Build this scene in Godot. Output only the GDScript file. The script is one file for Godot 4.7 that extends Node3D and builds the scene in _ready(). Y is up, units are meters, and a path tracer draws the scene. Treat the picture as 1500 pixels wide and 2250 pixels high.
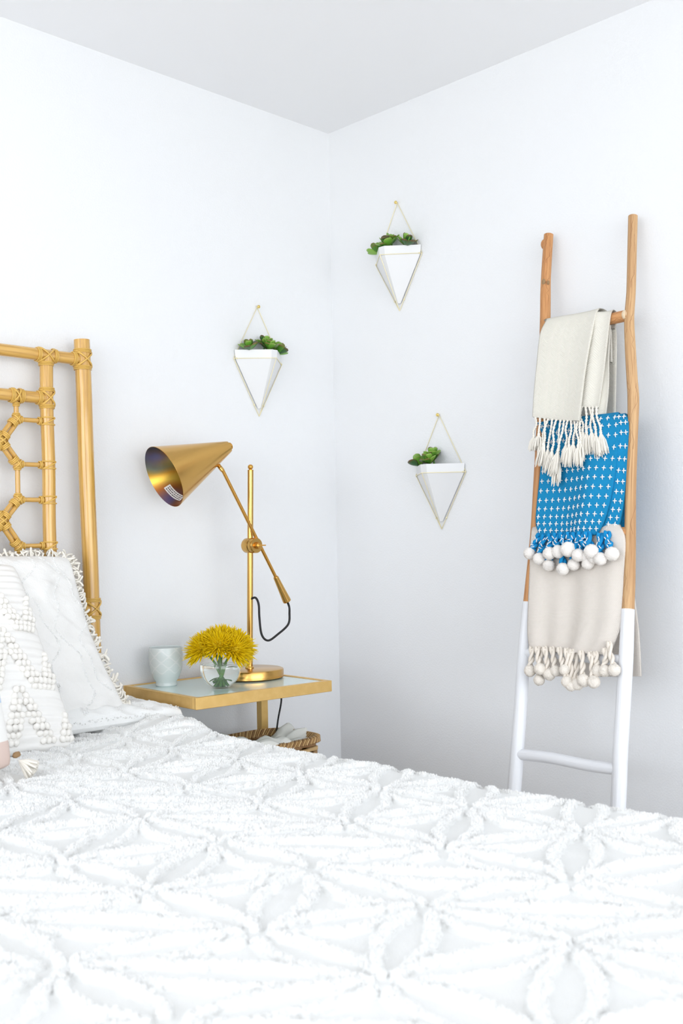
extends Node3D
# A bright white bedroom corner: rattan headboard, brass lamp on a gilt side table,
# wall planters, a blanket ladder, and a tufted white bedspread in front.

# ---------------------------------------------------------------- mesh helpers
class MB:
	var v := PackedVector3Array()
	var n := PackedVector3Array()
	var uv := PackedVector2Array()
	var col := PackedColorArray()
	var ix := PackedInt32Array()
	var tint := Color(1, 1, 1)

	func vert(p: Vector3, nn: Vector3, t: Vector2) -> void:
		v.append(p)
		n.append(nn)
		uv.append(t)
		col.append(tint)

	# P has nu points per row; rows follow each other. Normal = d/du x d/dv (times s).
	func grid(P: PackedVector3Array, nu: int, nv: int, closed: bool, uvs: Vector2, s := 1.0) -> void:
		var base := v.size()
		var m := nu + 1 if closed else nu
		var N := PackedVector3Array()
		N.resize(nu * nv)
		for j in nv:
			var ja: int = maxi(j - 1, 0)
			var jb: int = mini(j + 1, nv - 1)
			for i in nu:
				var ia: int = (i + nu - 1) % nu if closed else maxi(i - 1, 0)
				var ib: int = (i + 1) % nu if closed else mini(i + 1, nu - 1)
				var d := (P[ib + j * nu] - P[ia + j * nu]).cross(P[i + jb * nu] - P[i + ja * nu])
				N[i + j * nu] = d.normalized() * s if d.length_squared() > 1e-20 else Vector3.ZERO
		for j in nv:
			for i in nu:
				if N[i + j * nu] == Vector3.ZERO:
					var r := N[i + clampi(j + (1 if j == 0 else -1), 0, nv - 1) * nu]
					N[i + j * nu] = r if r != Vector3.ZERO else Vector3.UP
		for j in nv:
			for k in m:
				var i := k % nu
				vert(P[i + j * nu], N[i + j * nu], Vector2(float(k) / (m - 1), float(j) / (nv - 1)) * uvs)
		for j in nv - 1:
			for i in m - 1:
				var a := base + i + j * m
				if s > 0:
					ix.append_array(PackedInt32Array([a, a + m, a + 1, a + 1, a + m, a + m + 1]))
				else:
					ix.append_array(PackedInt32Array([a, a + 1, a + m, a + 1, a + m + 1, a + m]))

	func tri(a: Vector3, b: Vector3, c: Vector3, out: Vector3) -> void:
		var nn := (b - a).cross(c - a).normalized()
		var base := v.size()
		if nn.dot(out) > 0:
			for p in [a, c, b]:
				vert(p, nn, Vector2(p.x + p.z, p.y))
		else:
			for p in [a, b, c]:
				vert(p, -nn, Vector2(p.x + p.z, p.y))
		ix.append_array(PackedInt32Array([base, base + 1, base + 2]))

	func quad(a: Vector3, b: Vector3, c: Vector3, d: Vector3, out: Vector3) -> void:
		tri(a, b, c, out)
		tri(a, c, d, out)

	# chamfered box
	func box(c: Vector3, size: Vector3, bev: float, B := Basis()) -> void:
		var h := size / 2.0
		var q := func(x, y, z): return c + B * Vector3(x, y, z)
		for ax in 3:
			var a1: int = (ax + 1) % 3
			var a2: int = (ax + 2) % 3
			for s in [-1.0, 1.0]:
				var pts := []
				for k in [[-1, -1], [1, -1], [1, 1], [-1, 1]]:
					var p := Vector3()
					p[ax] = s * h[ax]
					p[a1] = k[0] * (h[a1] - bev)
					p[a2] = k[1] * (h[a2] - bev)
					pts.append(c + B * p)
				var o := Vector3()
				o[ax] = s
				quad(pts[0], pts[1], pts[2], pts[3], B * o)
			if bev > 0:
				for s1 in [-1.0, 1.0]:
					for s2 in [-1.0, 1.0]:
						var pts := []
						for k in [[0, -1], [0, 1], [1, 1], [1, -1]]:
							var p := Vector3()
							p[ax] = k[1] * (h[ax] - bev)
							p[a1] = s1 * (h[a1] if k[0] == 0 else h[a1] - bev)
							p[a2] = s2 * (h[a2] - bev if k[0] == 0 else h[a2])
							pts.append(c + B * p)
						var o := Vector3()
						o[a1] = s1
						o[a2] = s2
						quad(pts[0], pts[1], pts[2], pts[3], B * o)
		if bev > 0:
			for sx in [-1.0, 1.0]:
				for sy in [-1.0, 1.0]:
					for sz in [-1.0, 1.0]:
						tri(q.call(sx * h.x, sy * (h.y - bev), sz * (h.z - bev)), q.call(sx * (h.x - bev), sy * h.y, sz * (h.z - bev)), q.call(sx * (h.x - bev), sy * (h.y - bev), sz * h.z), B * Vector3(sx, sy, sz))

	func disc(c: Vector3, X: Vector3, Y: Vector3, r: float, sides: int, out: Vector3) -> void:
		for k in sides:
			var a := TAU * k / sides
			var b := TAU * (k + 1) / sides
			tri(c, c + (X * cos(a) + Y * sin(a)) * r, c + (X * cos(b) + Y * sin(b)) * r, out)

	# tube along a path; radii one per point
	func tube(path: PackedVector3Array, radii: PackedFloat32Array, sides: int, caps := true, closed_path := false, uvs := Vector2(1, 1), flat := 1.0) -> void:
		var k := path.size()
		var P := PackedVector3Array()
		var T := (path[1] - path[0]).normalized()
		var X := T.cross(Vector3.UP if absf(T.y) < 0.9 else Vector3.RIGHT).normalized()
		var first := [X, T]
		for j in k:
			var t: Vector3
			if closed_path:
				t = (path[(j + 1) % k] - path[(j + k - 1) % k]).normalized()
			else:
				t = (path[mini(j + 1, k - 1)] - path[maxi(j - 1, 0)]).normalized()
			X = (X - t * X.dot(t)).normalized()
			var Y := t.cross(X)
			if j == 0:
				first = [X, Y, t]
			for i in sides:
				var a := TAU * i / sides
				P.append(path[j] + (X * cos(a) + Y * sin(a) * flat) * radii[mini(j, radii.size() - 1)])
			if caps and not closed_path and j == k - 1:
				disc(path[j], X, Y, radii[mini(j, radii.size() - 1)], sides, t)
		if closed_path:
			for i in sides:
				P.append(P[i])
			grid(P, sides, k + 1, true, uvs)
		else:
			grid(P, sides, k, true, uvs)
			if caps:
				disc(path[0], first[0], first[1], radii[0], sides, -first[2])

	func bar(a: Vector3, b: Vector3, r: float, sides := 10, r2 := -1.0) -> void:
		tube(PackedVector3Array([a, a.lerp(b, 0.33), a.lerp(b, 0.67), b]), PackedFloat32Array([r, lerpf(r, r2 if r2 >= 0 else r, 0.33), lerpf(r, r2 if r2 >= 0 else r, 0.67), r2 if r2 >= 0 else r]), sides, true, false, Vector2(1, a.distance_to(b)))

	# lathe about y through c; profile (r, y), outside when going up; sharp corners are split
	func lathe(prof: Array, seg: int, c := Vector3.ZERO, B := Basis(), uvs := Vector2(1, 1)) -> void:
		var start := 0
		for k in range(1, prof.size()):
			var last := k == prof.size() - 1
			var sharp := false
			if not last:
				var d1: Vector2 = (prof[k] - prof[k - 1]).normalized()
				var d2: Vector2 = (prof[k + 1] - prof[k]).normalized()
				sharp = d1.dot(d2) < 0.8
			if not (last or sharp):
				continue
			var base := v.size()
			var cnt := k - start + 1
			for j in range(start, k + 1):
				var d := Vector2.ZERO
				if j > start:
					d += (prof[j] - prof[j - 1]).normalized()
				if j < k:
					d += (prof[j + 1] - prof[j]).normalized()
				d = d.normalized()
				for i in seg + 1:
					var a := TAU * i / seg
					var e := Vector3(cos(a), 0, -sin(a))
					vert(c + B * (e * prof[j].x + Vector3.UP * prof[j].y), B * (e * d.y - Vector3.UP * d.x), Vector2(float(i) / seg, float(j) / (prof.size() - 1)) * uvs)
			for j in cnt - 1:
				for i in seg:
					var a := base + i + j * (seg + 1)
					ix.append_array(PackedInt32Array([a, a + seg + 1, a + 1, a + 1, a + seg + 1, a + seg + 2]))
			start = k

	func ball(c: Vector3, r: Vector3, nu: int, nv: int, bump := 0.0, rng: RandomNumberGenerator = null) -> void:
		var P := PackedVector3Array()
		for j in nv:
			var b := PI * j / (nv - 1) - PI / 2
			for i in nu:
				var a := -TAU * i / nu
				var k := 1.0
				if bump > 0 and j > 0 and j < nv - 1:
					k += rng.randf_range(-bump, bump)
				P.append(c + Vector3(cos(a) * cos(b) * r.x, sin(b) * r.y, sin(a) * cos(b) * r.z) * k)
		grid(P, nu, nv, true, Vector2(1, 1))

	func mesh() -> ArrayMesh:
		var A := []
		A.resize(Mesh.ARRAY_MAX)
		A[Mesh.ARRAY_VERTEX] = v
		A[Mesh.ARRAY_NORMAL] = n
		A[Mesh.ARRAY_TEX_UV] = uv
		A[Mesh.ARRAY_COLOR] = col
		A[Mesh.ARRAY_INDEX] = ix
		var m := ArrayMesh.new()
		m.add_surface_from_arrays(Mesh.PRIMITIVE_TRIANGLES, A)
		return m


var rng := RandomNumberGenerator.new()
var M := {}
var used := {}


func numbered(called: String) -> String:
	if not used.has(called):
		used[called] = 0
		return called
	used[called] += 1
	return "%s_%03d" % [called, used[called]]


func tag(o: Node, label: String, category: String, group := "", kind := "") -> Node:
	if label:
		o.set_meta("label", label)
	if category:
		o.set_meta("category", category)
	if group:
		o.set_meta("group", group)
	if kind:
		o.set_meta("kind", kind)
	return o


func thing(called: String, label: String, category: String, at := Vector3.ZERO, group := "") -> Node3D:
	var o := Node3D.new()
	o.name = numbered(called)
	add_child(o)
	o.position = at
	tag(o, label, category, group)
	return o


# one named mesh under parent; mesh coordinates are world ones unless the parent is moved
func obj(called: String, m, mat: Material, parent: Node = self) -> MeshInstance3D:
	var o := MeshInstance3D.new()
	o.name = numbered(called) if parent == self else called
	o.mesh = m.mesh() if m is MB else m
	o.material_override = mat
	parent.add_child(o, true)
	if parent is Node3D and parent != self:
		o.position = -world_of(parent)
	return o


func world_of(p: Node) -> Vector3:
	var s := Vector3.ZERO
	while p != self and p is Node3D:
		s += p.position
		p = p.get_parent()
	return s


func struct(called: String, m: MB, mat: Material, parent: Node = self) -> MeshInstance3D:
	var o := obj(called, m, mat, parent)
	if parent == self:
		o.set_meta("kind", "structure")
	return o


func catmull(P: PackedVector3Array, t: float) -> Vector3:
	var k := P.size() - 1
	var f := clampf(t, 0, 1) * k
	var i: int = mini(int(f), k - 1)
	return P[i].cubic_interpolate(P[i + 1], P[maxi(i - 1, 0)], P[mini(i + 2, k)], f - i)


func smooth_path(P: PackedVector3Array, cnt: int) -> PackedVector3Array:
	var out := PackedVector3Array()
	for i in cnt:
		out.append(catmull(P, float(i) / (cnt - 1)))
	return out


func rad(list: Array) -> PackedFloat32Array:
	return PackedFloat32Array(list)


# ---------------------------------------------------------------- materials
func std(c: Color, rough := 0.8, metal := 0.0) -> StandardMaterial3D:
	var m := StandardMaterial3D.new()
	m.albedo_color = c
	m.roughness = rough
	m.metallic = metal
	return m


func noise_tex(freq: float, w: int, h: int, ramp: Gradient = null, sd := 1, oct := 3) -> NoiseTexture2D:
	var nz := FastNoiseLite.new()
	nz.noise_type = FastNoiseLite.TYPE_SIMPLEX_SMOOTH
	nz.seed = sd
	nz.frequency = freq
	nz.fractal_octaves = oct
	var t := NoiseTexture2D.new()
	t.width = w
	t.height = h
	t.seamless = true
	t.noise = nz
	if ramp:
		t.color_ramp = ramp
	return t


func ramp(list: Array) -> Gradient:
	var g := Gradient.new()
	var off := PackedFloat32Array()
	var cs := PackedColorArray()
	for e in list:
		off.append(e[0])
		cs.append(e[1])
	g.offsets = off
	g.colors = cs
	return g


func bump(m: StandardMaterial3D, t: Texture2D, cm: float) -> void:
	m.heightmap_enabled = true
	m.heightmap_texture = t
	m.heightmap_scale = cm


func tri_map(m: StandardMaterial3D, per_metre: float, world := true) -> void:
	m.uv1_triplanar = true
	m.uv1_world_triplanar = world
	m.uv1_scale = Vector3.ONE * per_metre


# woven cloth relief: fine warp and weft, optional herringbone, as a height image
func weave_image(kind: String, size := 256) -> ImageTexture:
	var im := Image.create(size, size, false, Image.FORMAT_RGB8)
	var r := RandomNumberGenerator.new()
	r.seed = 7
	var slub := []
	for k in size:
		slub.append(r.randf_range(0.75, 1.0))
	for y in size:
		for x in size:
			var h := 0.0
			if kind == "herring":
				var band := int(x / (size / 4.0))
				var dx := x if band % 2 == 0 else -x
				h = 0.5 + 0.5 * sin(TAU * (dx * 8.0 / size + y * 16.0 / size))
				h *= 0.8 + 0.2 * sin(TAU * y * 32.0 / size)
			else:
				var a := sin(TAU * x * 16.0 / size)
				var b := sin(TAU * y * 16.0 / size)
				h = 0.5 + 0.25 * (a * slub[y] + b * slub[x]) + (0.2 if (int(x * 16.0 / size) + int(y * 16.0 / size)) % 2 == 0 else -0.05)
				h *= slub[(x * 3 + y * 7) % size] * 0.3 + 0.7
			im.set_pixel(x, y, Color(h, h, h))
	return ImageTexture.create_from_image(im)


func wood_image() -> ImageTexture:
	var w := 256
	var h := 1024
	var nz := FastNoiseLite.new()
	nz.seed = 5
	nz.frequency = 0.02
	nz.fractal_octaves = 4
	var im := Image.create(w, h, false, Image.FORMAT_RGB8)
	var light := Color(0.82, 0.67, 0.49)
	var mid := Color(0.72, 0.55, 0.38)
	var dark := Color(0.52, 0.30, 0.16)
	for y in h:
		for x in w:
			# wraps round in x because it is sampled on a circle
			var a := TAU * x / w
			var s := nz.get_noise_3d(cos(a) * 60.0, y * 0.10, sin(a) * 60.0)
			var f := nz.get_noise_3d(cos(a) * 260.0, y * 0.35, sin(a) * 260.0 + 500.0)
			var c := mid.lerp(light, clampf(0.62 + s * 1.3, 0, 1))
			c = c.lerp(dark, clampf((f - 0.22) * 1.6, 0, 0.55))
			for q in 5:
				var crack := absf(x - 28.0 - q * 50.0 - 60.0 * nz.get_noise_2d(y * 0.35, 900.0 + q * 77.0))
				var wide := 1.0 + 2.2 * maxf(nz.get_noise_2d(y * 0.8, 300.0 + q * 50.0), 0.0)
				if crack < wide and nz.get_noise_2d(y * 0.25, 70.0 + q * 40.0) > -0.12:
					c = c.lerp(Color(0.42, 0.24, 0.13), 0.8 * (1.0 - crack / wide) + 0.15)
			im.set_pixel(x, y, c)
	return ImageTexture.create_from_image(im)


func cup_image() -> ImageTexture:
	var w := 512
	var h := 256
	var im := Image.create(w, h, false, Image.FORMAT_RGB8)
	for y in h:
		for x in w:
			var v := float(y) / h
			var c := Color(0.87, 0.90, 0.898)
			for k in 5:
				var lv := 0.60 + k * 0.068
				var wv := 0.026 * sin(TAU * (x * 7.0 / w) + (PI if k % 2 == 0 else 0.0))
				var d := absf(v - lv - wv)
				if d < 0.012:
					c = c.lerp(Color(0.95, 0.96, 0.955), (1.0 - d / 0.012) * 0.7)
			im.set_pixel(x, y, c)
	return ImageTexture.create_from_image(im)


# the small white sticker inside the lamp shade: three lines of tiny print, too small to read
func sticker_image() -> ImageTexture:
	var im := Image.create(128, 48, false, Image.FORMAT_RGB8)
	im.fill(Color(0.93, 0.91, 0.90))
	var r := RandomNumberGenerator.new()
	r.seed = 3
	for row in 3:
		var x := 8
		while x < 116:
			var w := r.randi_range(4, 13)
			im.fill_rect(Rect2i(x, 8 + row * 13, mini(w, 118 - x), 6), Color(0.25, 0.2, 0.22))
			x += w + r.randi_range(2, 5)
	return ImageTexture.create_from_image(im)


# tarnished rainbow sheen of the inside of the shade, as smooth noise bands
func make_materials() -> void:
	M.wall = std(Color(0.937, 0.942, 0.951), 0.75)
	tri_map(M.wall, 1.6)
	bump(M.wall, noise_tex(0.085, 1024, 1024, ramp([[0.0, Color(0, 0, 0)], [0.42, Color(0.15, 0.15, 0.15)], [0.62, Color(0.8, 0.8, 0.8)], [1.0, Color(1, 1, 1)]]), 11, 3), 0.024)
	M.ceiling = std(Color(0.983, 0.984, 0.992), 0.85)
	M.floor = std(Color(0.93, 0.92, 0.905), 0.8)
	M.window_frame = std(Color(0.93, 0.93, 0.93), 0.4)
	M.pane = std(Color(1, 1, 1, 0.06), 0.02)
	M.pane.transparency = BaseMaterial3D.TRANSPARENCY_ALPHA

	M.rattan = std(Color(1, 1, 1), 0.5)
	M.rattan.albedo_texture = noise_tex(0.012, 256, 512, ramp([[0.0, Color(0.72, 0.53, 0.22)], [0.45, Color(0.83, 0.64, 0.30)], [1.0, Color(0.89, 0.72, 0.39)]]), 21, 4)
	M.rattan.uv1_scale = Vector3(4, 0.6, 1)
	M.rattan.clearcoat_enabled = true
	M.rattan.clearcoat = 1.0
	M.rattan.clearcoat_roughness = 0.06
	M.bind = std(Color(0.87, 0.70, 0.34), 0.35)
	M.bind.clearcoat_enabled = true
	M.bind.clearcoat = 0.4

	M.brass = std(Color(0.82, 0.65, 0.37), 0.21, 1.0)
	M.brass.anisotropy_enabled = true
	M.brass.anisotropy = 0.3
	M.brass_dark = std(Color(0.82, 0.61, 0.30), 0.26, 1.0)
	M.shade_inside = std(Color(1, 1, 1), 0.32, 1.0)
	M.shade_inside.albedo_texture = noise_tex(0.006, 256, 256, ramp([[0.0, Color(0.45, 0.50, 0.78)], [0.3, Color(0.55, 0.60, 0.56)], [0.45, Color(0.78, 0.60, 0.26)], [0.62, Color(0.85, 0.70, 0.30)], [0.8, Color(0.70, 0.42, 0.22)], [1.0, Color(0.45, 0.40, 0.55)]]), 41, 2)
	M.sticker = std(Color(1, 1, 1), 0.6)
	M.sticker.albedo_texture = sticker_image()
	M.black = std(Color(0.045, 0.045, 0.05), 0.55)

	M.gilt = std(Color(1, 1, 1), 0.36, 0.65)
	M.gilt.albedo_texture = noise_tex(0.02, 512, 512, ramp([[0.0, Color(0.89, 0.73, 0.44)], [0.5, Color(0.905, 0.75, 0.465)], [1.0, Color(0.93, 0.78, 0.50)]]), 51, 4)
	tri_map(M.gilt, 3.0)
	M.glass_top = std(Color(0.86, 0.95, 0.94), 0.04)
	M.glass_top.clearcoat_enabled = true
	M.glass_top.clearcoat = 0.5
	M.cup = std(Color(1, 1, 1), 0.22)
	M.cup.albedo_texture = cup_image()
	M.clear_glass = std(Color(1, 1, 1, 0.05), 0.01)
	M.clear_glass.transparency = BaseMaterial3D.TRANSPARENCY_ALPHA
	M.water = std(Color(0.97, 0.99, 0.98, 0.02), 0.0)
	M.water.refraction_enabled = true
	M.water.refraction_scale = 0.033
	M.petal = std(Color(1.0, 0.895, 0.015), 0.6)
	M.petal.backlight_enabled = true
	M.petal.backlight = Color(0.8, 0.7, 0.03)
	M.stem = std(Color(0.33, 0.55, 0.18), 0.5)

	M.ceramic = std(Color(0.915, 0.918, 0.925), 0.35)
	M.wire = std(Color(0.95, 0.91, 0.76), 0.40, 0.55)
	M.nail = std(Color(0.93, 0.82, 0.50), 0.22, 1.0)
	M.leaf = std(Color(1, 1, 1), 0.34)
	M.leaf.vertex_color_use_as_albedo = true
	M.soil = std(Color(0.16, 0.12, 0.09), 0.95)

	M.wood = std(Color(1, 1, 1), 0.6)
	M.wood.albedo_texture = wood_image()
	M.wood_red = std(Color(1.0, 0.90, 0.81), 0.55)
	M.wood_red.albedo_texture = M.wood.albedo_texture
	M.white_paint = std(Color(0.93, 0.935, 0.95), 0.5)
	bump(M.white_paint, noise_tex(0.02, 256, 256, null, 61, 4), 0.06)
	M.white_paint.uv1_scale = Vector3(2, 0.4, 1)
	M.cut_wood = std(Color(0.88, 0.80, 0.68), 0.8)

	M.herring = std(Color(0.90, 0.885, 0.845), 0.95)
	bump(M.herring, weave_image("herring"), 0.055)
	M.herring.uv1_scale = Vector3(19, 19, 1)
	M.cream_yarn = std(Color(0.945, 0.925, 0.885), 0.95)
	M.blue = std(Color(0.0, 0.54, 0.75), 0.9)
	bump(M.blue, weave_image("plain"), 0.07)
	M.blue.uv1_scale = Vector3(32, 32, 1)
	M.stitch = std(Color(0.96, 0.95, 0.94), 0.9)
	M.linen = std(Color(0.90, 0.868, 0.835), 0.95)
	bump(M.linen, weave_image("plain"), 0.07)
	M.linen.uv1_scale = Vector3(30, 30, 1)
	M.linen_yarn = std(Color(0.92, 0.885, 0.84), 0.95)
	M.blue_yarn = std(Color(0.0, 0.55, 0.79), 0.9)
	M.pompom = std(Color(0.965, 0.945, 0.925), 1.0)
	bump(M.pompom, noise_tex(0.09, 128, 128, null, 71, 2), 0.08)
	M.pompom.uv1_scale = Vector3(2, 2, 1)
	M.pompom_linen = std(Color(0.945, 0.915, 0.875), 1.0)
	bump(M.pompom_linen, noise_tex(0.09, 128, 128, null, 72, 2), 0.08)
	M.pompom_linen.uv1_scale = Vector3(2, 2, 1)

	M.spread = std(Color(0.968, 0.97, 0.964), 1.0)
	tri_map(M.spread, 14.0)
	bump(M.spread, noise_tex(0.08, 256, 256, null, 81, 3), 0.05)
	M.tuft = std(Color(0.985, 0.984, 0.977), 1.0)
	M.tuft.backlight_enabled = true
	M.tuft.backlight = Color(0.3, 0.3, 0.3)
	M.sham = std(Color(0.95, 0.945, 0.935), 1.0)
	tri_map(M.sham, 10.0, false)
	bump(M.sham, noise_tex(0.06, 256, 256, null, 82, 3), 0.06)
	M.cream = std(Color(0.98, 0.973, 0.96), 0.95)
	M.bobble = std(Color(0.98, 0.968, 0.945), 1.0)
	M.pale_blue = std(Color(0.78, 0.86, 0.94), 0.95)
	M.blush = std(Color(0.90, 0.81, 0.77), 0.95)
	M.tan = std(Color(0.62, 0.50, 0.36), 0.9)
	M.wicker = std(Color(1, 1, 1), 0.5)
	M.wicker.vertex_color_use_as_albedo = true
	M.liner = std(Color(0.93, 0.93, 0.905), 0.95)
	M.mattress = std(Color(0.90, 0.90, 0.90), 0.9)


# ---------------------------------------------------------------- the scene
func _ready() -> void:
	rng.seed = 20
	var cam := Camera3D.new()
	cam.name = "camera"
	add_child(cam)
	cam.transform = Transform3D(Basis(Vector3(0.709467, -0.020680, 0.704435), Vector3(-0.006434, 0.999338, 0.035817), Vector3(-0.704709, -0.029944, 0.708864)), Vector3(-2.4624, 1.0720, 2.5023))
	var lens := CameraAttributesPhysical.new()
	lens.frustum_focal_length = 36.0
	lens.frustum_focus_distance = 2.85
	lens.exposure_aperture = 6.0
	lens.exposure_multiplier = 1.0
	lens.auto_exposure_enabled = false
	cam.attributes = lens
	cam.fov = 51.3867
	cam.near = 0.05
	cam.far = 60.0
	cam.current = true

	var env := Environment.new()
	var sky_mat := ProceduralSkyMaterial.new()
	sky_mat.sky_top_color = Color(0.62, 0.78, 0.98)
	sky_mat.sky_horizon_color = Color(0.90, 0.94, 0.98)
	sky_mat.ground_bottom_color = Color(0.55, 0.55, 0.52)
	sky_mat.ground_horizon_color = Color(0.80, 0.82, 0.84)
	sky_mat.energy_multiplier = 1.6
	var sky := Sky.new()
	sky.sky_material = sky_mat
	env.background_mode = Environment.BG_SKY
	env.sky = sky
	env.tonemap_mode = Environment.TONE_MAPPER_LINEAR
	env.tonemap_exposure = 1.04
	env.sdfgi_enabled = true
	env.ssao_enabled = true
	env.ssil_enabled = true
	var we := WorldEnvironment.new()
	we.name = "world_environment"
	we.environment = env
	add_child(we)

	# daylight through the two windows out of frame: behind the camera and to its left
	window_light("daylight_back", Vector3(-2.9, 1.20, 7.50), Vector3(0, 0, -1), Vector2(5.4, 2.16), 13.8)
	window_light("daylight_side", Vector3(-6.30, 1.62, 2.9), Vector3(1, 0, 0), Vector2(4.8, 1.46), 9.4)


	make_materials()
	room()
	bed()
	bedspread()
	pillows()
	headboard()
	ladder()
	nightstand()
	basket()
	lamp()
	cup()
	vase_and_flowers()
	planters()
	blankets()


func window_light(called: String, at: Vector3, towards: Vector3, size: Vector2, energy: float) -> void:
	var l := AreaLight3D.new()
	l.name = called
	l.area_size = size
	l.light_energy = energy
	l.light_color = Color(0.986, 0.992, 0.990)
	l.area_range = 16.0
	l.area_attenuation = 2.0
	l.shadow_enabled = true
	add_child(l)
	l.position = at
	l.basis = Basis.looking_at(towards, Vector3.UP if absf(towards.y) < 0.5 else Vector3.BACK)


const H := 2.44

func room() -> void:
	var x0 := -6.4
	var z1 := 7.6
	var t := 0.12
	var b := MB.new()
	b.box(Vector3(x0 / 2, H / 2, -t / 2), Vector3(-x0 + 2 * t, H, t), 0.0)
	struct("wall_left", b, M.wall)
	b = MB.new()
	b.box(Vector3(t / 2, H / 2, z1 / 2), Vector3(t, H, z1), 0.0)
	struct("wall_right", b, M.wall)
	b = MB.new()
	b.box(Vector3(x0 / 2, H + t / 2, z1 / 2), Vector3(-x0 + 2 * t, t, z1 + 2 * t), 0.0)
	struct("ceiling", b, M.ceiling)
	b = MB.new()
	b.box(Vector3(x0 / 2, -t / 2, z1 / 2), Vector3(-x0 + 2 * t, t, z1 + 2 * t), 0.0)
	struct("floor", b, M.floor)
	# wall behind the camera with a wide window, wall to the camera's left with another
	wall_with_hole("wall_back", Vector3(x0 - t, 0, z1), Vector3(1, 0, 0), -x0 + 2 * t, Vector2(0.82, 0.06), Vector2(5.6, 2.3), Vector3(0, 0, 1), t, "window_1")
	wall_with_hole("wall_side", Vector3(x0, 0, 0), Vector3(0, 0, 1), z1, Vector2(0.4, 0.8), Vector2(5.0, 1.58), Vector3(-1, 0, 0), t, "window_2")


func wall_with_hole(called: String, o: Vector3, X: Vector3, length: float, hole: Vector2, size: Vector2, out: Vector3, t: float, win: String) -> void:
	var b := MB.new()
	var q := func(x0: float, x1: float, y0: float, y1: float):
		var a := o + X * x0 + Vector3.UP * y0
		var c := o + X * x1 + Vector3.UP * y1 + out * t
		b.box((a + c) / 2, (c - a).abs(), 0.0)
	q.call(0, hole.x, 0, H)
	q.call(hole.x + size.x, length, 0, H)
	q.call(hole.x, hole.x + size.x, 0, hole.y)
	q.call(hole.x, hole.x + size.x, hole.y + size.y, H)
	struct(called, b, M.wall)
	var f := MB.new()
	var w := 0.05
	var c := o + out * t / 2
	var p := func(x0: float, x1: float, y0: float, y1: float):
		var a := c + X * x0 + Vector3.UP * y0 - out * 0.025
		var e := c + X * x1 + Vector3.UP * y1 + out * 0.025
		f.box((a + e) / 2, (e - a).abs(), 0.004)
	p.call(hole.x, hole.x + w, hole.y, hole.y + size.y)
	p.call(hole.x + size.x - w, hole.x + size.x, hole.y, hole.y + size.y)
	p.call(hole.x + w, hole.x + size.x - w, hole.y, hole.y + w)
	p.call(hole.x + w, hole.x + size.x - w, hole.y + size.y - w, hole.y + size.y)
	p.call(hole.x + size.x / 2 - w / 2, hole.x + size.x / 2 + w / 2, hole.y + w, hole.y + size.y - w)
	var wo := struct(win, f, M.window_frame)
	var g := MB.new()
	var a2 := c + X * (hole.x + w) + Vector3.UP * (hole.y + w)
	var b2 := c + X * (hole.x + size.x - w) + Vector3.UP * (hole.y + size.y - w)
	g.quad(a2, Vector3(b2.x, a2.y, b2.z), b2, Vector3(a2.x, b2.y, a2.z), -out)
	obj("pane", g, M.pane, wo)


# ---------------------------------------------------------------- bed
const BED_Y := 0.637
const U_FLAT := -0.972
const BEND := 0.062

func bed() -> void:
	var t := thing("bed", "queen bed standing under the white tufted bedspread against the left wall", "bed")
	var b := MB.new()
	b.box(Vector3(-1.66, 0.47, 1.09), Vector3(1.48, 0.30, 1.98), 0.05)
	obj("mattress", b, M.mattress, t)
	b = MB.new()
	b.box(Vector3(-1.66, 0.24, 1.09), Vector3(1.46, 0.14, 1.96), 0.01)
	obj("bed_base", b, M.wood, t)
	for sx in [-1, 1]:
		for sz in [-1, 1]:
			b = MB.new()
			b.bar(Vector3(-1.66 + sx * 0.66, 0.17, 1.09 + sz * 0.9), Vector3(-1.66 + sx * 0.66, 0.0, 1.09 + sz * 0.9), 0.03, 12, 0.02)
			obj("leg", b, M.wood, t)


func spread_point(u: float, w: float, h: float) -> Vector3:
	var p := Vector3(u, BED_Y, w)
	var nx := 0.0
	var ny := 1.0
	if u > U_FLAT:
		var a := minf((u - U_FLAT) / BEND, PI / 2)
		var rest := u - U_FLAT - BEND * PI / 2
		p.x = U_FLAT + BEND * sin(a)
		p.y = BED_Y - BEND * (1 - cos(a)) - maxf(rest, 0.0)
		nx = sin(a)
		ny = cos(a)
	elif u < -2.36:
		var a := minf((-2.36 - u) / BEND, PI / 2)
		var rest := -2.36 - u - BEND * PI / 2
		p.x = -2.36 - BEND * sin(a)
		p.y = BED_Y - BEND * (1 - cos(a)) - maxf(rest, 0.0)
		nx = -sin(a)
		ny = cos(a)
	var nz := 0.0
	if w > 2.06:
		var a := minf((w - 2.06) / BEND, PI / 2)
		var rest := w - 2.06 - BEND * PI / 2
		p.z = 2.06 + BEND * sin(a)
		p.y -= BEND * (1 - cos(a)) + maxf(rest, 0.0)
		nz = sin(a)
		ny *= cos(a)
	# the edge bulges where the pillow pushes it out
	var k := smoothstep(-1.16, U_FLAT, u) * exp(-pow((w - 0.36) / 0.13, 2.0))
	p += Vector3(0.048, 0.020, 0.0) * k
	return p + Vector3(nx, ny, nz).normalized() * h


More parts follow.
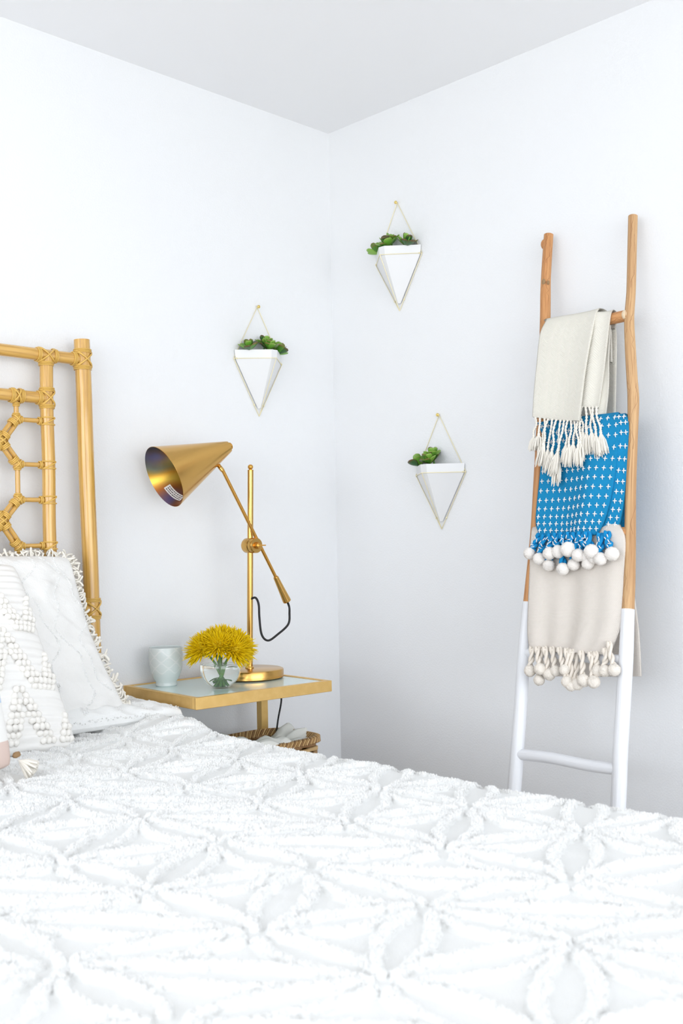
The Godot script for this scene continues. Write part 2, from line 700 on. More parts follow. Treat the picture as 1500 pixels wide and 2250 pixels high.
func bedspread() -> void:
	var cell := 0.003
	var us := PackedFloat32Array()
	var u := -2.36 - 0.36
	while u < -2.16:
		us.append(u)
		u += 0.02
	var fine0 := us.size()
	var u0 := u
	while u < -0.80:
		us.append(u)
		u += cell
	var fine1 := us.size()
	while u < U_FLAT + BEND * PI / 2 + 0.30:
		us.append(u)
		u += 0.015
	var ws := PackedFloat32Array()
	var w0 := 0.085
	var w := w0
	while w < 2.12:
		ws.append(w)
		w += cell
	var wf := ws.size()
	while w < 2.46:
		ws.append(w)
		w += 0.015
	var nu := fine1 - fine0
	var hh := PackedFloat32Array()
	hh.resize(nu * wf)
	# tufted ridges: a lattice of nodes, each joined to its neighbours by a pair of bowed lines (petals)
	var wob := FastNoiseLite.new()
	wob.seed = 4
	wob.frequency = 2.2
	var tu := PackedVector3Array()
	for i in range(-2, 8):
		for k in range(-1, 13):
			var a := node_at(i, k, wob)
			for e in [[0, 1], [1, 0], [1, -1]]:
				var b := node_at(i + e[0], k + e[1], wob)
				var d := b - a
				var pr := Vector2(-d.y, d.x).normalized()
				for side in [-1.0, 1.0]:
					var bow: float = rng.randf_range(0.020, 0.028)
					var steps := int(d.length() / 0.0045)
					var t0: float = rng.randf_range(0.06, 0.13)
					for s in range(steps + 1):
						var t := lerpf(t0, 1.0 - t0, float(s) / steps)
						var c = a + d * t + pr * side * (0.004 + bow * sin(PI * t))
						c += Vector2(wob.get_noise_2d(c.x * 10, c.y * 10), wob.get_noise_2d(c.x * 10 + 70, c.y * 10)) * 0.006
						var r := rng.randf_range(0.0078, 0.0098)
						var top := rng.randf_range(0.0070, 0.0090)
						if c.x > u0 + 0.02 and c.x < -0.82 and c.y > w0 + 0.02 and c.y < 2.10:
							var ci := int((c.x - u0) / cell)
							var cj := int((c.y - w0) / cell)
							for jj in range(maxi(cj - 4, 0), mini(cj + 5, wf)):
								for ii in range(maxi(ci - 4, 0), mini(ci + 5, nu)):
									var du = u0 + ii * cell - c.x
									var dw = w0 + jj * cell - c.y
									var q = 1.0 - (du * du + dw * dw) / (r * r)
									if q > 0:
										var hv := top * sqrt(q)
										if hv > hh[ii + jj * nu]:
											hh[ii + jj * nu] = hv
							for m in 14:
								var off := Vector2.from_angle(rng.randf() * TAU) * sqrt(rng.randf()) * r * 1.0
								var k2 := 1.0 - off.length_squared() / (r * r * 1.25)
								tu.append(Vector3(c.x + off.x, c.y + off.y, top * sqrt(maxf(k2, 0.02)) * 1.0))
						elif c.x < -0.62 and c.x > -2.5 and c.y > w0 and c.y < 2.3:
							tu.append(Vector3(c.x, c.y, 0.003))
	var mb := MB.new()
	var soft := FastNoiseLite.new()
	soft.seed = 9
	soft.frequency = 3.0
	var P := PackedVector3Array()
	P.resize(us.size() * ws.size())
	var n1 := us.size()
	for j in ws.size():
		for i in n1:
			var h := soft.get_noise_2d(us[i], ws[j]) * 0.004
			if j < wf and i >= fine0 and i < fine1:
				h += hh[(i - fine0) + j * nu]
			P[i + j * n1] = spread_point(us[i], ws[j], h)
	mb.grid(P, n1, ws.size(), false, Vector2(1, 1), -1.0)
	var t := thing("bedspread", "white chenille bedspread with tufted petal pattern covering the whole bed", "bedspread")
	obj("cloth", mb, M.spread, t)
	# the yarn tufts themselves
	var tm := MB.new()
	tm.ball(Vector3.ZERO, Vector3.ONE, 7, 5, 0.25, rng)
	var mm := MultiMesh.new()
	mm.transform_format = MultiMesh.TRANSFORM_3D
	mm.mesh = tm.mesh()
	mm.instance_count = tu.size()
	for k in tu.size():
		var p := tu[k]
		var s := rng.randf_range(0.0010, 0.0019)
		var B := Basis.from_euler(Vector3(rng.randf() * TAU, rng.randf() * TAU, 0)).scaled(Vector3(s * 0.8, s * 1.5, s))
		mm.set_instance_transform(k, Transform3D(B, spread_point(p.x, p.y, p.z + soft.get_noise_2d(p.x, p.y) * 0.004)))
	var mi := MultiMeshInstance3D.new()
	mi.name = "chenille_tufts"
	mi.multimesh = mm
	mi.material_override = M.tuft
	t.add_child(mi)
	mi.set_meta("kind", "stuff")


func node_at(i: int, k: int, wob: FastNoiseLite) -> Vector2:
	var x := -1.11 - 0.197 * i
	var z := fposmod(0.02 + 0.12 * i, 0.2) + 0.2 * k
	# keep neighbours aligned: undo the wrap so that k runs on along a slanted row
	z = 0.02 + 0.12 * i + 0.2 * (k - int(i * 0.5))
	return Vector2(x + wob.get_noise_2d(x * 2, z * 2) * 0.02, z + wob.get_noise_2d(x * 2 + 40, z * 2) * 0.02)


# a soft pillow: front and back sheets meeting in a seam; local x right, y up, z out
func pillow_mesh(w: float, h: float, t: float, nu: int, nv: int, relief: Callable, uvs := Vector2(1, 1)) -> MB:
	var mb := MB.new()
	for side in [1.0, -1.0]:
		var P := PackedVector3Array()
		for j in nv:
			for i in nu:
				var a := sin((float(i) / (nu - 1) - 0.5) * PI) * 0.45 + (float(i) / (nu - 1) * 2 - 1) * 0.55
				var b := sin((float(j) / (nv - 1) - 0.5) * PI) * 0.45 + (float(j) / (nv - 1) * 2 - 1) * 0.55
				P.append(pillow_point(w, h, t, a, b, side, relief))
		mb.grid(P, nu, nv, false, uvs, side)
	return mb


var slump := 0.0
var plump := 0.45


func pillow_point(w: float, h: float, t: float, a: float, b: float, side: float, relief: Callable) -> Vector3:
	var ka := maxf(1 - a * a, 0.0)
	var kb := maxf(1 - b * b, 0.0)
	var th := t / 2 * pow(ka, plump) * pow(kb, plump)
	var x := w / 2 * a * (1 - 0.05 * kb) * (1.0 - 0.05 * pow(a * b, 6.0)) + slump * pow((1.0 - b) / 2, 2.0) * maxf(a, 0.0)
	var y := h / 2 * b * (1 - 0.05 * ka) * (1.0 - 0.05 * pow(a * b, 6.0))
	var r: float = relief.call(a, b) if side > 0 else 0.0
	return Vector3(x, y, side * (th * (1.0 if side > 0 else 0.4) + r * minf(1.0, ka * kb * 12)))


func put(o: Node3D, at: Vector3, B: Basis) -> void:
	o.position = at
	o.basis = B


# a mesh in its thing's own axes
func part(called: String, m, mat: Material, parent: Node) -> MeshInstance3D:
	var o := MeshInstance3D.new()
	o.name = called
	o.mesh = m.mesh() if m is MB else m
	o.material_override = mat
	parent.add_child(o, true)
	return o


func pillows() -> void:
	var soft := FastNoiseLite.new()
	soft.seed = 12
	soft.frequency = 1.4
	# the pillow lying flat at the head of the bed, of the same tufted cloth
	var lie := thing("bed_pillow", "white tufted pillow lying flat under the fringed pillow, beside the gilt table", "pillow")
	put(lie, Vector3(-1.275, 0.655, 0.172), Basis.from_euler(Vector3(0, -0.05, 0)))
	var lumps := func(a, b): return 0.010 * soft.get_noise_2d(a * 1.5, b * 1.5) + 0.006 * pow(absf(sin((a + 0.92 - 0.05 * sin(b * 3.0)) * PI / 0.165)), 2.0) * -1.0
	plump = 0.28
	var lm := pillow_mesh(0.87, 0.27, 0.10, 90, 40, lumps)
	var lo := part("cover", lm, M.spread, lie)
	lo.rotation.x = -PI / 2
	var tm := MB.new()
	tm.ball(Vector3.ZERO, Vector3.ONE, 7, 5, 0.3, rng)
	var mm := MultiMesh.new()
	mm.transform_format = MultiMesh.TRANSFORM_3D
	mm.mesh = tm.mesh()
	var spots := []
	for k in 12:
		for s in 70:
			var b := -0.9 + 1.8 * s / 69.0
			var a := -0.92 + k * 0.165 + 0.05 * sin(b * 3.0 + k)
			if absf(a) < 0.97:
				for q in 7:
					spots.append(pillow_point(0.87, 0.27, 0.10, a + rng.randf_range(-0.016, 0.016), b + rng.randf_range(-0.012, 0.012), 1.0, lumps))
	for s in 900:
		var a := TAU * s / 900.0
		spots.append(pillow_point(0.87, 0.27, 0.10, clampf(cos(a) * 1.25, -0.99, 0.99), clampf(sin(a) * 1.25, -0.99, 0.99), 1.0, lumps) + Vector3(rng.randf_range(-0.003, 0.003), rng.randf_range(-0.003, 0.003), rng.randf_range(-0.006, 0.002)))
	mm.instance_count = spots.size()
	for k in spots.size():
		var s := rng.randf_range(0.0010, 0.0019)
		mm.set_instance_transform(k, Transform3D(Basis.from_euler(Vector3(rng.randf() * TAU, rng.randf() * TAU, 0)).scaled(Vector3(s, s, s)), Vector3(spots[k].x, spots[k].z, -spots[k].y)))
	var mi := MultiMeshInstance3D.new()
	mi.name = "tufts"
	mi.multimesh = mm
	mi.material_override = M.tuft
	lie.add_child(mi)
	mi.set_meta("kind", "stuff")

	plump = 0.45
	# the fringed white pillow leaning on the headboard
	var sham := thing("fringed_pillow", "white crinkled pillow with a short fringe leaning against the rattan headboard", "pillow")
	put(sham, Vector3(-1.410, 0.868, 0.172), Basis.from_euler(Vector3(-0.40, 0.0, -0.03)))
	var crinkle := func(a, b): return 0.012 * soft.get_noise_2d(a * 1.6 + 9, b * 1.6) + 0.004 * pow(1.0 - absf(sin(a * 7.0 + 1.6 * sin(b * 4.0))), 6.0)
	slump = 0.075
	var SW := 0.74
	var SH := 0.44
	part("cover", pillow_mesh(SW, SH, 0.13, 90, 60, crinkle), M.sham, sham)
	var fr := MB.new()
	for s in 190:
		var f := s / 190.0 * 4.0
		var k := int(f)
		var q := (f - k) * 2 - 1
		var ab: Vector2 = [Vector2(q, 1), Vector2(1, -q), Vector2(-q, -1), Vector2(-1, q)][k]
		var p := pillow_point(SW, SH, 0.13, ab.x, ab.y, 1.0, crinkle)
		var dirv := Vector3(ab.x if absf(ab.x) == 1.0 else 0.0, ab.y if absf(ab.y) == 1.0 else 0.0, 0)
		var along := Vector3(-dirv.y, dirv.x, 0)
		for m in 3:
			var d := (dirv * 0.7 + along * rng.randf_range(-1.0, 1.0) + Vector3(0, 0, rng.randf_range(-0.5, 0.7))).normalized()
			var len := rng.randf_range(0.012, 0.021)
			var curl := (along * rng.randf_range(-1, 1) + Vector3(0, 0, rng.randf_range(-1, 1))) * 0.009
			var r := rng.randf_range(0.0021, 0.0032)
			fr.tube(smooth_path(PackedVector3Array([p - dirv * 0.004, p + d * len * 0.5 + curl, p + d * len - curl * 0.3, p + d * len * 1.1 - curl]), 8), rad([r, r, r, r, r * 1.1, r * 1.1, r, r * 0.6]), 6)
	var fo := part("fringe", fr, M.cream_yarn, sham)
	fo.set_meta("kind", "stuff")
	# wandering raised lines of the cloth
	var lines := []
	for k in 13:
		var b0 := 0.95
		var a0 := -0.95 + k * 0.155
		for s in 150:
			var b := b0 - 1.9 * s / 149.0
			var a := a0 + 0.055 * sin(b * 5.5 + k * 2.1) + 0.03 * sin(b * 13.0 + k)
			if absf(a) < 0.97:
				for q in 5:
					lines.append(pillow_point(SW, SH, 0.13, a + rng.randf_range(-0.008, 0.008), b + rng.randf_range(-0.006, 0.006), 1.0, crinkle))
	var lmm := MultiMesh.new()
	lmm.transform_format = MultiMesh.TRANSFORM_3D
	lmm.mesh = mm.mesh
	lmm.instance_count = lines.size()
	for k in lines.size():
		var s := rng.randf_range(0.0009, 0.0016)
		lmm.set_instance_transform(k, Transform3D(Basis.from_euler(Vector3(rng.randf() * TAU, rng.randf() * TAU, 0)).scaled(Vector3(s, s, s)), lines[k]))
	var lmi := MultiMeshInstance3D.new()
	lmi.name = "tufted_lines"
	lmi.multimesh = lmm
	lmi.material_override = M.tuft
	sham.add_child(lmi)
	lmi.set_meta("kind", "stuff")

	slump = 0.0
	# the cream pillow with rows of bobbles
	var fp := thing("bobble_pillow", "cream woven pillow with zigzag rows of bobbles in front of the fringed pillow", "pillow")
	var W := 0.50
	put(fp, Vector3(-1.462, 0.838, 0.275), Basis.from_euler(Vector3(-0.60, 0.0, 0.0)))
	var rows := func(a, b): return 0.0022 * sin(b * 75.0) + 0.004 * soft.get_noise_2d(a, b)
	part("cover", pillow_mesh(W, W, 0.13, 60, 130, rows, Vector2(5, 5)), M.cream, fp)
	var bob := MB.new()
	bob.ball(Vector3.ZERO, Vector3(0.0075, 0.0085, 0.0075), 9, 7, 0.07, rng)
	var bm := bob.mesh()
	var cnt := 0
	var rest := MB.new()
	for k in 5:
		for row in 3:
			for side in [-1.0, 1.0]:
				for lane in 3:
					for q in 11:
						var f := (q + 0.3 * lane) / 10.5
						var x: float = 0.265 - 0.14 * k + side * (0.066 * f - 0.0145 * (lane - 1) - 0.007)
						var y := -0.118 + 0.152 * row - 0.150 * f + lane * 0.004
						var a := x / (W / 2)
						var b := y / (W / 2)
						if absf(a) > 0.95 or absf(b) > 0.97 or side * (x - (0.265 - 0.14 * k)) < 0.002:
							continue
						var p := pillow_point(W, W, 0.13, a, b, 1.0, rows) + Vector3(0, 0, 0.002)
						if x < -0.05 or cnt >= 300:
							rest.ball(p, Vector3(0.0073, 0.0083, 0.0073), 8, 6)
							continue
						var o := part("bobble", bm, M.bobble, fp)
						o.position = p
						o.rotation.z = rng.randf() * TAU
						cnt += 1
	part("bobbles_beyond", rest, M.bobble, fp).set_meta("kind", "stuff")

	# the small pillow only just inside the left edge of the frame
	var sp := thing("striped_pillow", "small pillow with pale blue, white and blush bands at the left edge of the bed", "pillow")
	put(sp, Vector3(-1.645, 0.806, 0.605), Basis.from_euler(Vector3(-0.12, 0.06, 0.105)))
	plump = 0.33
	var lower := pillow_band(0.30, 0.33, 0.10, -1.0, -0.66)
	part("blush_band", lower, M.blush, sp)
	part("white_band", pillow_band(0.30, 0.33, 0.10, -0.66, -0.22), M.cream, sp)
	part("blue_band", pillow_band(0.30, 0.33, 0.10, -0.22, 1.0), M.pale_blue, sp)
	var kn := MB.new()
	kn.ball(Vector3(0.154, -0.140, 0.014), Vector3(0.009, 0.006, 0.007), 8, 6, 0.15, rng)
	part("corner_knot", kn, M.tan, sp)
	var ts := MB.new()
	for k in 60:
		var d := Vector3(rng.randf_range(0.1, 1.0), rng.randf_range(-1.0, -0.2), rng.randf_range(-0.2, 0.9)).normalized()
		var p := Vector3(0.158, -0.152, 0.014)
		ts.tube(PackedVector3Array([p, p + d * 0.018, p + d * 0.036 + Vector3(0, -0.003, 0)]), rad([0.002, 0.0034, 0.0022]), 5)
	part("tassel", ts, M.cream_yarn, sp)


func pillow_band(w: float, h: float, t: float, b0: float, b1: float) -> MB:
	var mb := MB.new()
	var none := func(_a, _b): return 0.0
	for side in [1.0, -1.0]:
		var P := PackedVector3Array()
		for j in 16:
			for i in 36:
				var a := sin((i / 35.0 - 0.5) * PI)
				P.append(pillow_point(w, h, t, a, lerpf(b0, b1, j / 15.0), side, none))
		mb.grid(P, 36, 16, false, Vector2(4, 2), side)
	return mb


# ---------------------------------------------------------------- headboard
const HZ := 0.055

func ring(mb: MB, c: Vector3, A: Vector3, e1: Vector3, r: float, slant: float, tr := 0.0024) -> void:
	var e2 := A.cross(e1).normalized()
	var P := PackedVector3Array()
	for k in 22:
		var f := TAU * k / 22
		P.append(c + (e1 * cos(f) + e2 * sin(f)) * r + A * slant * cos(f))
	mb.tube(P, rad([tr]), 6, false, true)


# rattan strip wound round the joint of pole a (direction A) and a pole leaving it in direction B
func binding(c: Vector3, A: Vector3, ra: float, B: Vector3, rb: float) -> MB:
	var mb := MB.new()
	for s in [-1.0, 1.0]:
		for k in 3:
			ring(mb, c + A * s * (rb + 0.003 + k * 0.0036), A, B, ra + 0.0015, 0.0, 0.0018)
	for k in 3:
		ring(mb, c + B * (ra + 0.003 + k * 0.0036), B, A, rb + 0.0015, 0.0, 0.0018)
	for s in [-1.0, 1.0]:
		for k in 2:
			ring(mb, c, A, B, ra + 0.003, s * (rb + 0.002 + k * 0.0038), 0.0018)
	return mb


func headboard() -> void:
	var t := thing("rattan_headboard", "golden rattan headboard with bound joints and an open octagon lattice", "headboard")
	var X := Vector3.RIGHT
	var Y := Vector3.UP
	var post_at := func(y: float): return Vector3(-0.978 + (1.612 - y) * 0.0273, y, HZ)
	var inner_at := func(y: float): return Vector3(-1.083 + (1.57 - y) * 0.010, y, HZ)
	for s in [0, 1]:
		var m := MB.new()
		var mi := MB.new()
		var P := PackedVector3Array()
		var Q := PackedVector3Array()
		for k in 25:
			var p: Vector3 = post_at.call(1.622 * (1.0 - k / 24.0))
			p.x += 0.0006 * sin(k * 0.9)
			var q: Vector3 = inner_at.call(lerpf(1.569, 0.3, k / 24.0))
			q.x += 0.001 * sin(k * 1.1 + 2)
			P.append(p if s == 0 else Vector3(-3.32 - p.x, p.y, p.z))
			Q.append(q if s == 0 else Vector3(-3.32 - q.x, q.y, q.z))
		m.tube(P, rad([0.0208]), 24, true, false, Vector2(1, 1.6))
		var po := obj("post", m, M.rattan, t)
		mi.tube(Q, rad([0.0168]), 20, true, false, Vector2(1, 1.2))
		obj("inner_post", mi, M.rattan, t)
	for e in [[1.5695, 0.0156, -0.98], [1.459, 0.0152, -1.085], [0.97, 0.0152, -1.08], [0.916, 0.0156, -0.96], [0.36, 0.0156, -0.945]]:
		var m := MB.new()
		m.tube(PackedVector3Array([Vector3(e[2], e[0], HZ), Vector3(-1.3, e[0] + 0.001, HZ), Vector3(-1.8, e[0], HZ), Vector3(-3.32 - e[2], e[0], HZ)]), rad([e[1]]), 20, true, false, Vector2(1, 1.4))
		obj("rail", m, M.rattan, t)
	obj("binding", binding(post_at.call(1.5695), Y, 0.0208, -X, 0.0156), M.bind, t)
	obj("binding", binding(Vector3(-1.083, 1.5695, HZ), X, 0.0156, -Y, 0.0168), M.bind, t)
	obj("binding", binding(inner_at.call(1.459), Y, 0.0168, -X, 0.0152), M.bind, t)
	obj("binding", binding(post_at.call(0.916), Y, 0.0208, -X, 0.0156), M.bind, t)
	# lattice: octagons from rods between nodes
	for cell in 3:
		var bx := -1.2095 - cell * 0.149
		var stub := MB.new()
		for s in [1.0, -1.0]:
			var na := Vector3(bx + s * 0.0425, 1.400, HZ)
			var nc := Vector3(bx + s * 0.0440, 1.288, HZ)
			var nd := Vector3(bx + s * 0.0445, 1.199, HZ)
			var nf := Vector3(bx + s * 0.0450, 1.083, HZ)
			var nb := Vector3(bx, 1.344, HZ)
			var ne := Vector3(bx, 1.146, HZ)
			for e in [[Vector3(na.x, 1.445, HZ), na], [nc, nd], [nf, Vector3(nf.x, 0.98, HZ)]]:
				var m := MB.new()
				m.bar(e[0], e[1], 0.0062, 12)
				obj("strut", m, M.rattan, t)
			for e in [[na, nb], [nb, nc], [nd, ne], [ne, nf]]:
				var d: Vector3 = (e[1] - e[0]).normalized()
				var pr := Vector3(-d.y, d.x, 0) * 0.0066
				for q in [-1.0, 1.0]:
					var m := MB.new()
					m.bar(e[0] + pr * q, e[1] + pr * q, 0.0060, 12)
					obj("strut", m, M.rattan, t)
			for nn in [na, nc, nd, nf]:
				var m := MB.new()
				var far: Vector3 = inner_at.call(nn.y) if (cell == 0 and s > 0) else Vector3(nn.x + s * 0.065, nn.y, HZ)
				if s > 0:
					m.bar(nn, far, 0.0060, 12)
					obj("strut", m, M.rattan, t)
				var w := MB.new()
				var up := 1.0 if (nn == na or nn == nd) else -1.0
				var dg := Vector3(-s, -up, 0).normalized()
				for k in 3:
					ring(w, nn + dg * (0.010 + k * 0.0040), dg, Vector3(0, 0, 1), 0.0118, 0.0, 0.0022)
					ring(w, nn + Vector3(s, 0, 0) * (0.006 + k * 0.004), X, Y, 0.0078, 0.0, 0.0020)
					ring(w, nn + Vector3(0, (1.0 if nn == na or nn == nc else -1.0) * (-1.0 if nn == nc or nn == nd else 1.0) * (0.006 + k * 0.004), 0), Y, X, 0.0078, 0.0, 0.0020)
				ring(w, nn, X, Y, 0.0105, 0.009, 0.0024)
				ring(w, nn, X, Y, 0.0105, -0.009, 0.0024)
				w.ball(nn, Vector3(0.0105, 0.0105, 0.0100), 10, 8)
				obj("binding", w, M.bind, t)
				if cell == 0 and s > 0:
					var b2 := MB.new()
					for k in 2:
						ring(b2, far - X * (0.0205 + k * 0.004), X, Y, 0.0085, 0.0, 0.0021)
					for k in [-1.0, 1.0]:
						ring(b2, far + Y * k * 0.009, Y, X, 0.0180, 0.0, 0.0021)
					ring(b2, far, Y, X, 0.0182, 0.009, 0.0021)
					obj("binding", b2, M.bind, t)
			# binding of the stub on the rail
			var b3 := binding(Vector3(na.x, 1.459, HZ), X, 0.0152, -Y, 0.0062)
			obj("binding", b3, M.bind, t)
		for nn in [Vector3(bx, 1.344, HZ), Vector3(bx, 1.146, HZ)]:
			var w := MB.new()
			for sx in [-1.0, 1.0]:
				for sy in [-1.0, 1.0]:
					var dg := Vector3(sx, sy * 1.3, 0).normalized()
					for k in 3:
						ring(w, nn + dg * (0.012 + k * 0.0042), dg, Vector3(0, 0, 1), 0.0125, 0.0, 0.0023)
			ring(w, nn, Y, X, 0.0135, 0.010, 0.0024)
			ring(w, nn, Y, X, 0.0135, -0.010, 0.0024)
			w.ball(nn, Vector3(0.012, 0.013, 0.011), 10, 8)
			obj("binding", w, M.bind, t)


# ---------------------------------------------------------------- blanket ladder
func pole(t: Node3D, called: String, pts: PackedVector3Array, radii: Array, split: float, mat: Material) -> void:
	var P := smooth_path(pts, 60)
	var A := PackedVector3Array()
	var RA := PackedFloat32Array()
	var Bp := PackedVector3Array()
	var RB := PackedFloat32Array()
	for k in 60:
		var f := k / 59.0 * (radii.size() - 1)
		var i: int = mini(int(f), radii.size() - 2)
		var r := lerpf(radii[i], radii[i + 1], f - i)
		if P[k].y >= split:
			A.append(P[k])
			RA.append(r)
		else:
			if Bp.is_empty():
				var q := A[A.size() - 1].lerp(P[k], (A[A.size() - 1].y - split) / (A[A.size() - 1].y - P[k].y))
				A.append(q)
				RA.append(r)
				Bp.append(q)
				RB.append(r + 0.0004)
			Bp.append(P[k])
			RB.append(r + 0.0004)
	var m := MB.new()
	m.tube(A, RA, 22, true, false, Vector2(1, 1.0))
	var o := obj(called, m, mat, t)
	m = MB.new()
	m.tube(Bp, RB, 22, true, false, Vector2(1, 1.0))
	var w := obj("painted_foot", m, M.white_paint, t)
	w.set_meta("label", "white painted lower length of pole")


func ladder() -> void:
	var t := thing("blanket_ladder", "driftwood ladder with white painted feet leaning on the right wall, hung with throws", "ladder")
	pole(t, "pole", PackedVector3Array([Vector3(-0.0319, 1.8904, 1.1312), Vector3(-0.0528, 1.7861, 1.1372), Vector3(-0.0721, 1.6896, 1.1427), Vector3(-0.0863, 1.6187, 1.1436), Vector3(-0.1005, 1.5473, 1.1521), Vector3(-0.1170, 1.4650, 1.1639), Vector3(-0.1286, 1.4070, 1.1725), Vector3(-0.1467, 1.3164, 1.1775), Vector3(-0.1734, 1.1831, 1.1837), Vector3(-0.1952, 1.0741, 1.1916), Vector3(-0.2166, 0.9671, 1.1981), Vector3(-0.2292, 0.9038, 1.1999), Vector3(-0.2501, 0.7996, 1.2039), Vector3(-0.2747, 0.6767, 1.2061), Vector3(-0.2948, 0.5759, 1.2077), Vector3(-0.3146, 0.4770, 1.2116), Vector3(-0.372, 0.24, 1.222), Vector3(-0.410, 0.0, 1.230)]), [0.0118, 0.0116, 0.0115, 0.0122, 0.0132, 0.0134, 0.0140, 0.0126, 0.0128, 0.0135, 0.0142, 0.0148, 0.0165, 0.0168, 0.0170, 0.0170, 0.0175, 0.0175], 0.905, M.wood)
	pole(t, "pole", PackedVector3Array([Vector3(-0.0301, 1.8996, 0.8757), Vector3(-0.0415, 1.8424, 0.8773), Vector3(-0.0544, 1.7778, 0.8797), Vector3(-0.0648, 1.7261, 0.8837), Vector3(-0.0827, 1.6365, 0.8917), Vector3(-0.1275, 1.4125, 0.9068), Vector3(-0.1660, 1.2200, 0.9160), Vector3(-0.1942, 1.0792, 0.9214), Vector3(-0.2240, 0.9298, 0.9196), Vector3(-0.2489, 0.8053, 0.9180), Vector3(-0.2799, 0.6503, 0.9230), Vector3(-0.2996, 0.5522, 0.9244), Vector3(-0.3157, 0.4715, 0.9254), Vector3(-0.370, 0.23, 0.930), Vector3(-0.410, 0.0, 0.935)]), [0.0128, 0.0130, 0.0132, 0.0140, 0.0140, 0.0135, 0.0135, 0.0140, 0.0145, 0.0150, 0.0160, 0.0165, 0.0168, 0.0170, 0.0170], 0.915, M.wood_red)
	# branch stub, knots
	var m := MB.new()
	m.ball(Vector3(-0.0393, 1.8737, 0.8665), Vector3(0.009, 0.014, 0.009), 12, 9)
	obj("branch_stub", m, M.wood_red, t)
	m = MB.new()
	m.ball(Vector3(-0.0700, 1.7624, 0.8826), Vector3(0.004, 0.009, 0.006), 10, 8)
	m.ball(Vector3(-0.0709, 1.7582, 0.8976), Vector3(0.003, 0.006, 0.004), 10, 8)
	obj("knot", m, M.tan, t)
	for e in [[1.628, 0.0145, M.wood_red, 0.893, 1.144], [1.352, 0.0140, M.wood_red, 0.904, 1.174], [1.085, 0.0140, M.wood_red, 0.914, 1.189], [0.789, 0.0122, M.white_paint, 0.916, 1.203], [0.545, 0.0138, M.white_paint, 0.923, 1.208], [0.27, 0.0165, M.white_paint, 0.929, 1.220]]:
		var y: float = e[0]
		var x := -0.03 - 0.2 * (1.9 - y)
		m = MB.new()
		var za: float = e[3] + 0.004
		var zb: float = e[4] - 0.003
		m.tube(smooth_path(PackedVector3Array([Vector3(x, y, za), Vector3(x, y + 0.003, lerpf(za, zb, 0.35)), Vector3(x, y - 0.001, lerpf(za, zb, 0.7)), Vector3(x, y, zb)]), 12), rad([e[1]]), 18, true, false, Vector2(1, 0.4))
		obj("rung", m, e[2], t)
	m = MB.new()
	m.ball(Vector3(-0.0903, 1.6287, 1.1348), Vector3(0.011, 0.0125, 0.009), 14, 10)
	obj("rung_end", m, M.cut_wood, t)


# a hanging cloth: rows of left and right points from the top down, given thickness; fold gives the push outwards
const OUT := Vector3(-0.98, 0.197, 0.0)

func sheet(mb: MB, L: PackedVector3Array, R: PackedVector3Array, nu: int, nv: int, fold: Callable, thick: float, u0 := 0.0) -> void:
	var P := PackedVector3Array()
	var ln := 0.0
	for k in L.size() - 1:
		ln += L[k].distance_to(L[k + 1])
	for j in nv:
		var t := float(j) / (nv - 1)
		var a := catmull(L, t)
		var b := catmull(R, t)
		for i in nu:
			var f := float(i) / (nu - 1)
			P.append(a.lerp(b, f) + OUT * fold.call(f, t))
		for i in nu:
			var f := 1.0 - float(i) / (nu - 1)
			P.append(a.lerp(b, f) + OUT * (fold.call(f, t) - thick))
	var base := mb.v.size()
	mb.grid(P, nu * 2, nv, true, Vector2(1, ln), 1.0)
	# uv in metres across the front, so that the weave keeps its scale
	var wd := L[L.size() / 2].distance_to(R[R.size() / 2])
	for j in nv:
		for i in nu * 2 + 1:
			var q := base + i + j * (nu * 2 + 1)
			var f := float(i) / (nu - 1) if i < nu else 1.0 - float(i - nu) / (nu - 1)
			mb.uv[q] = Vector2(u0 + f * wd, float(j) / (nv - 1) * ln)


func twisted(mb: MB, P: PackedVector3Array, r: float, turns: float, strands := 2) -> void:
	var n := 18
	var S := smooth_path(P, n)
	for s in strands:
		var Q := PackedVector3Array()
		for k in n:
			var T := (S[mini(k + 1, n - 1)] - S[maxi(k - 1, 0)]).normalized()
			var X := T.cross(Vector3(0, 0, 1)).normalized()
			var Y := T.cross(X)
			var a := TAU * (turns * k / n + float(s) / strands)
			Q.append(S[k] + (X * cos(a) + Y * sin(a)) * r * 0.55)
		mb.tube(Q, rad([r * 0.62]), 6)


# plaited cord ending in a brush of loose yarn
func brush_tassel(a: Vector3, b: Vector3, spread: float) -> MB:
	var mb := MB.new()
	var k := a.lerp(b, 0.55)
	var side := Vector3(0, 0, rng.randf_range(-0.006, 0.006))
	twisted(mb, PackedVector3Array([a, a.lerp(k, 0.4) + side, a.lerp(k, 0.75) - side * 0.4, k]), 0.0032, 5.0)
	mb.ball(k, Vector3(0.0042, 0.0045, 0.0042), 8, 6)
	var d := b - k
	for s in 40:
		var o := Vector3(rng.randf_range(-1, 1) * 0.6, rng.randf_range(-0.1, 0.1), rng.randf_range(-1, 1)) * spread
		var e := k + d * rng.randf_range(0.82, 1.05) + o
		mb.tube(PackedVector3Array([k, k + d * 0.35 + o * 0.75, k + d * 0.7 + o * 0.95, e]), rad([0.0016, 0.0016, 0.0014, 0.0007]), 4)
	return mb


func pompom_mesh(r: float) -> ArrayMesh:
	var mb := MB.new()
	mb.ball(Vector3.ZERO, Vector3(r, r * 0.97, r), 22, 16, 0.05, rng)
	# loose yarn ends all round
	for k in 260:
		var d := Vector3(rng.randfn(), rng.randfn(), rng.randfn()).normalized()
		var e := d * r * rng.randf_range(1.0, 1.09)
		var side := d.cross(Vector3(rng.randfn(), rng.randfn(), rng.randfn())).normalized() * r * 0.07
		mb.tri(d * r * 0.9 + side, d * r * 0.9 - side, e, d + side * 9)
	return mb.mesh()


func blankets() -> void:
	cream_throw()
	blue_throw()
	linen_throw()


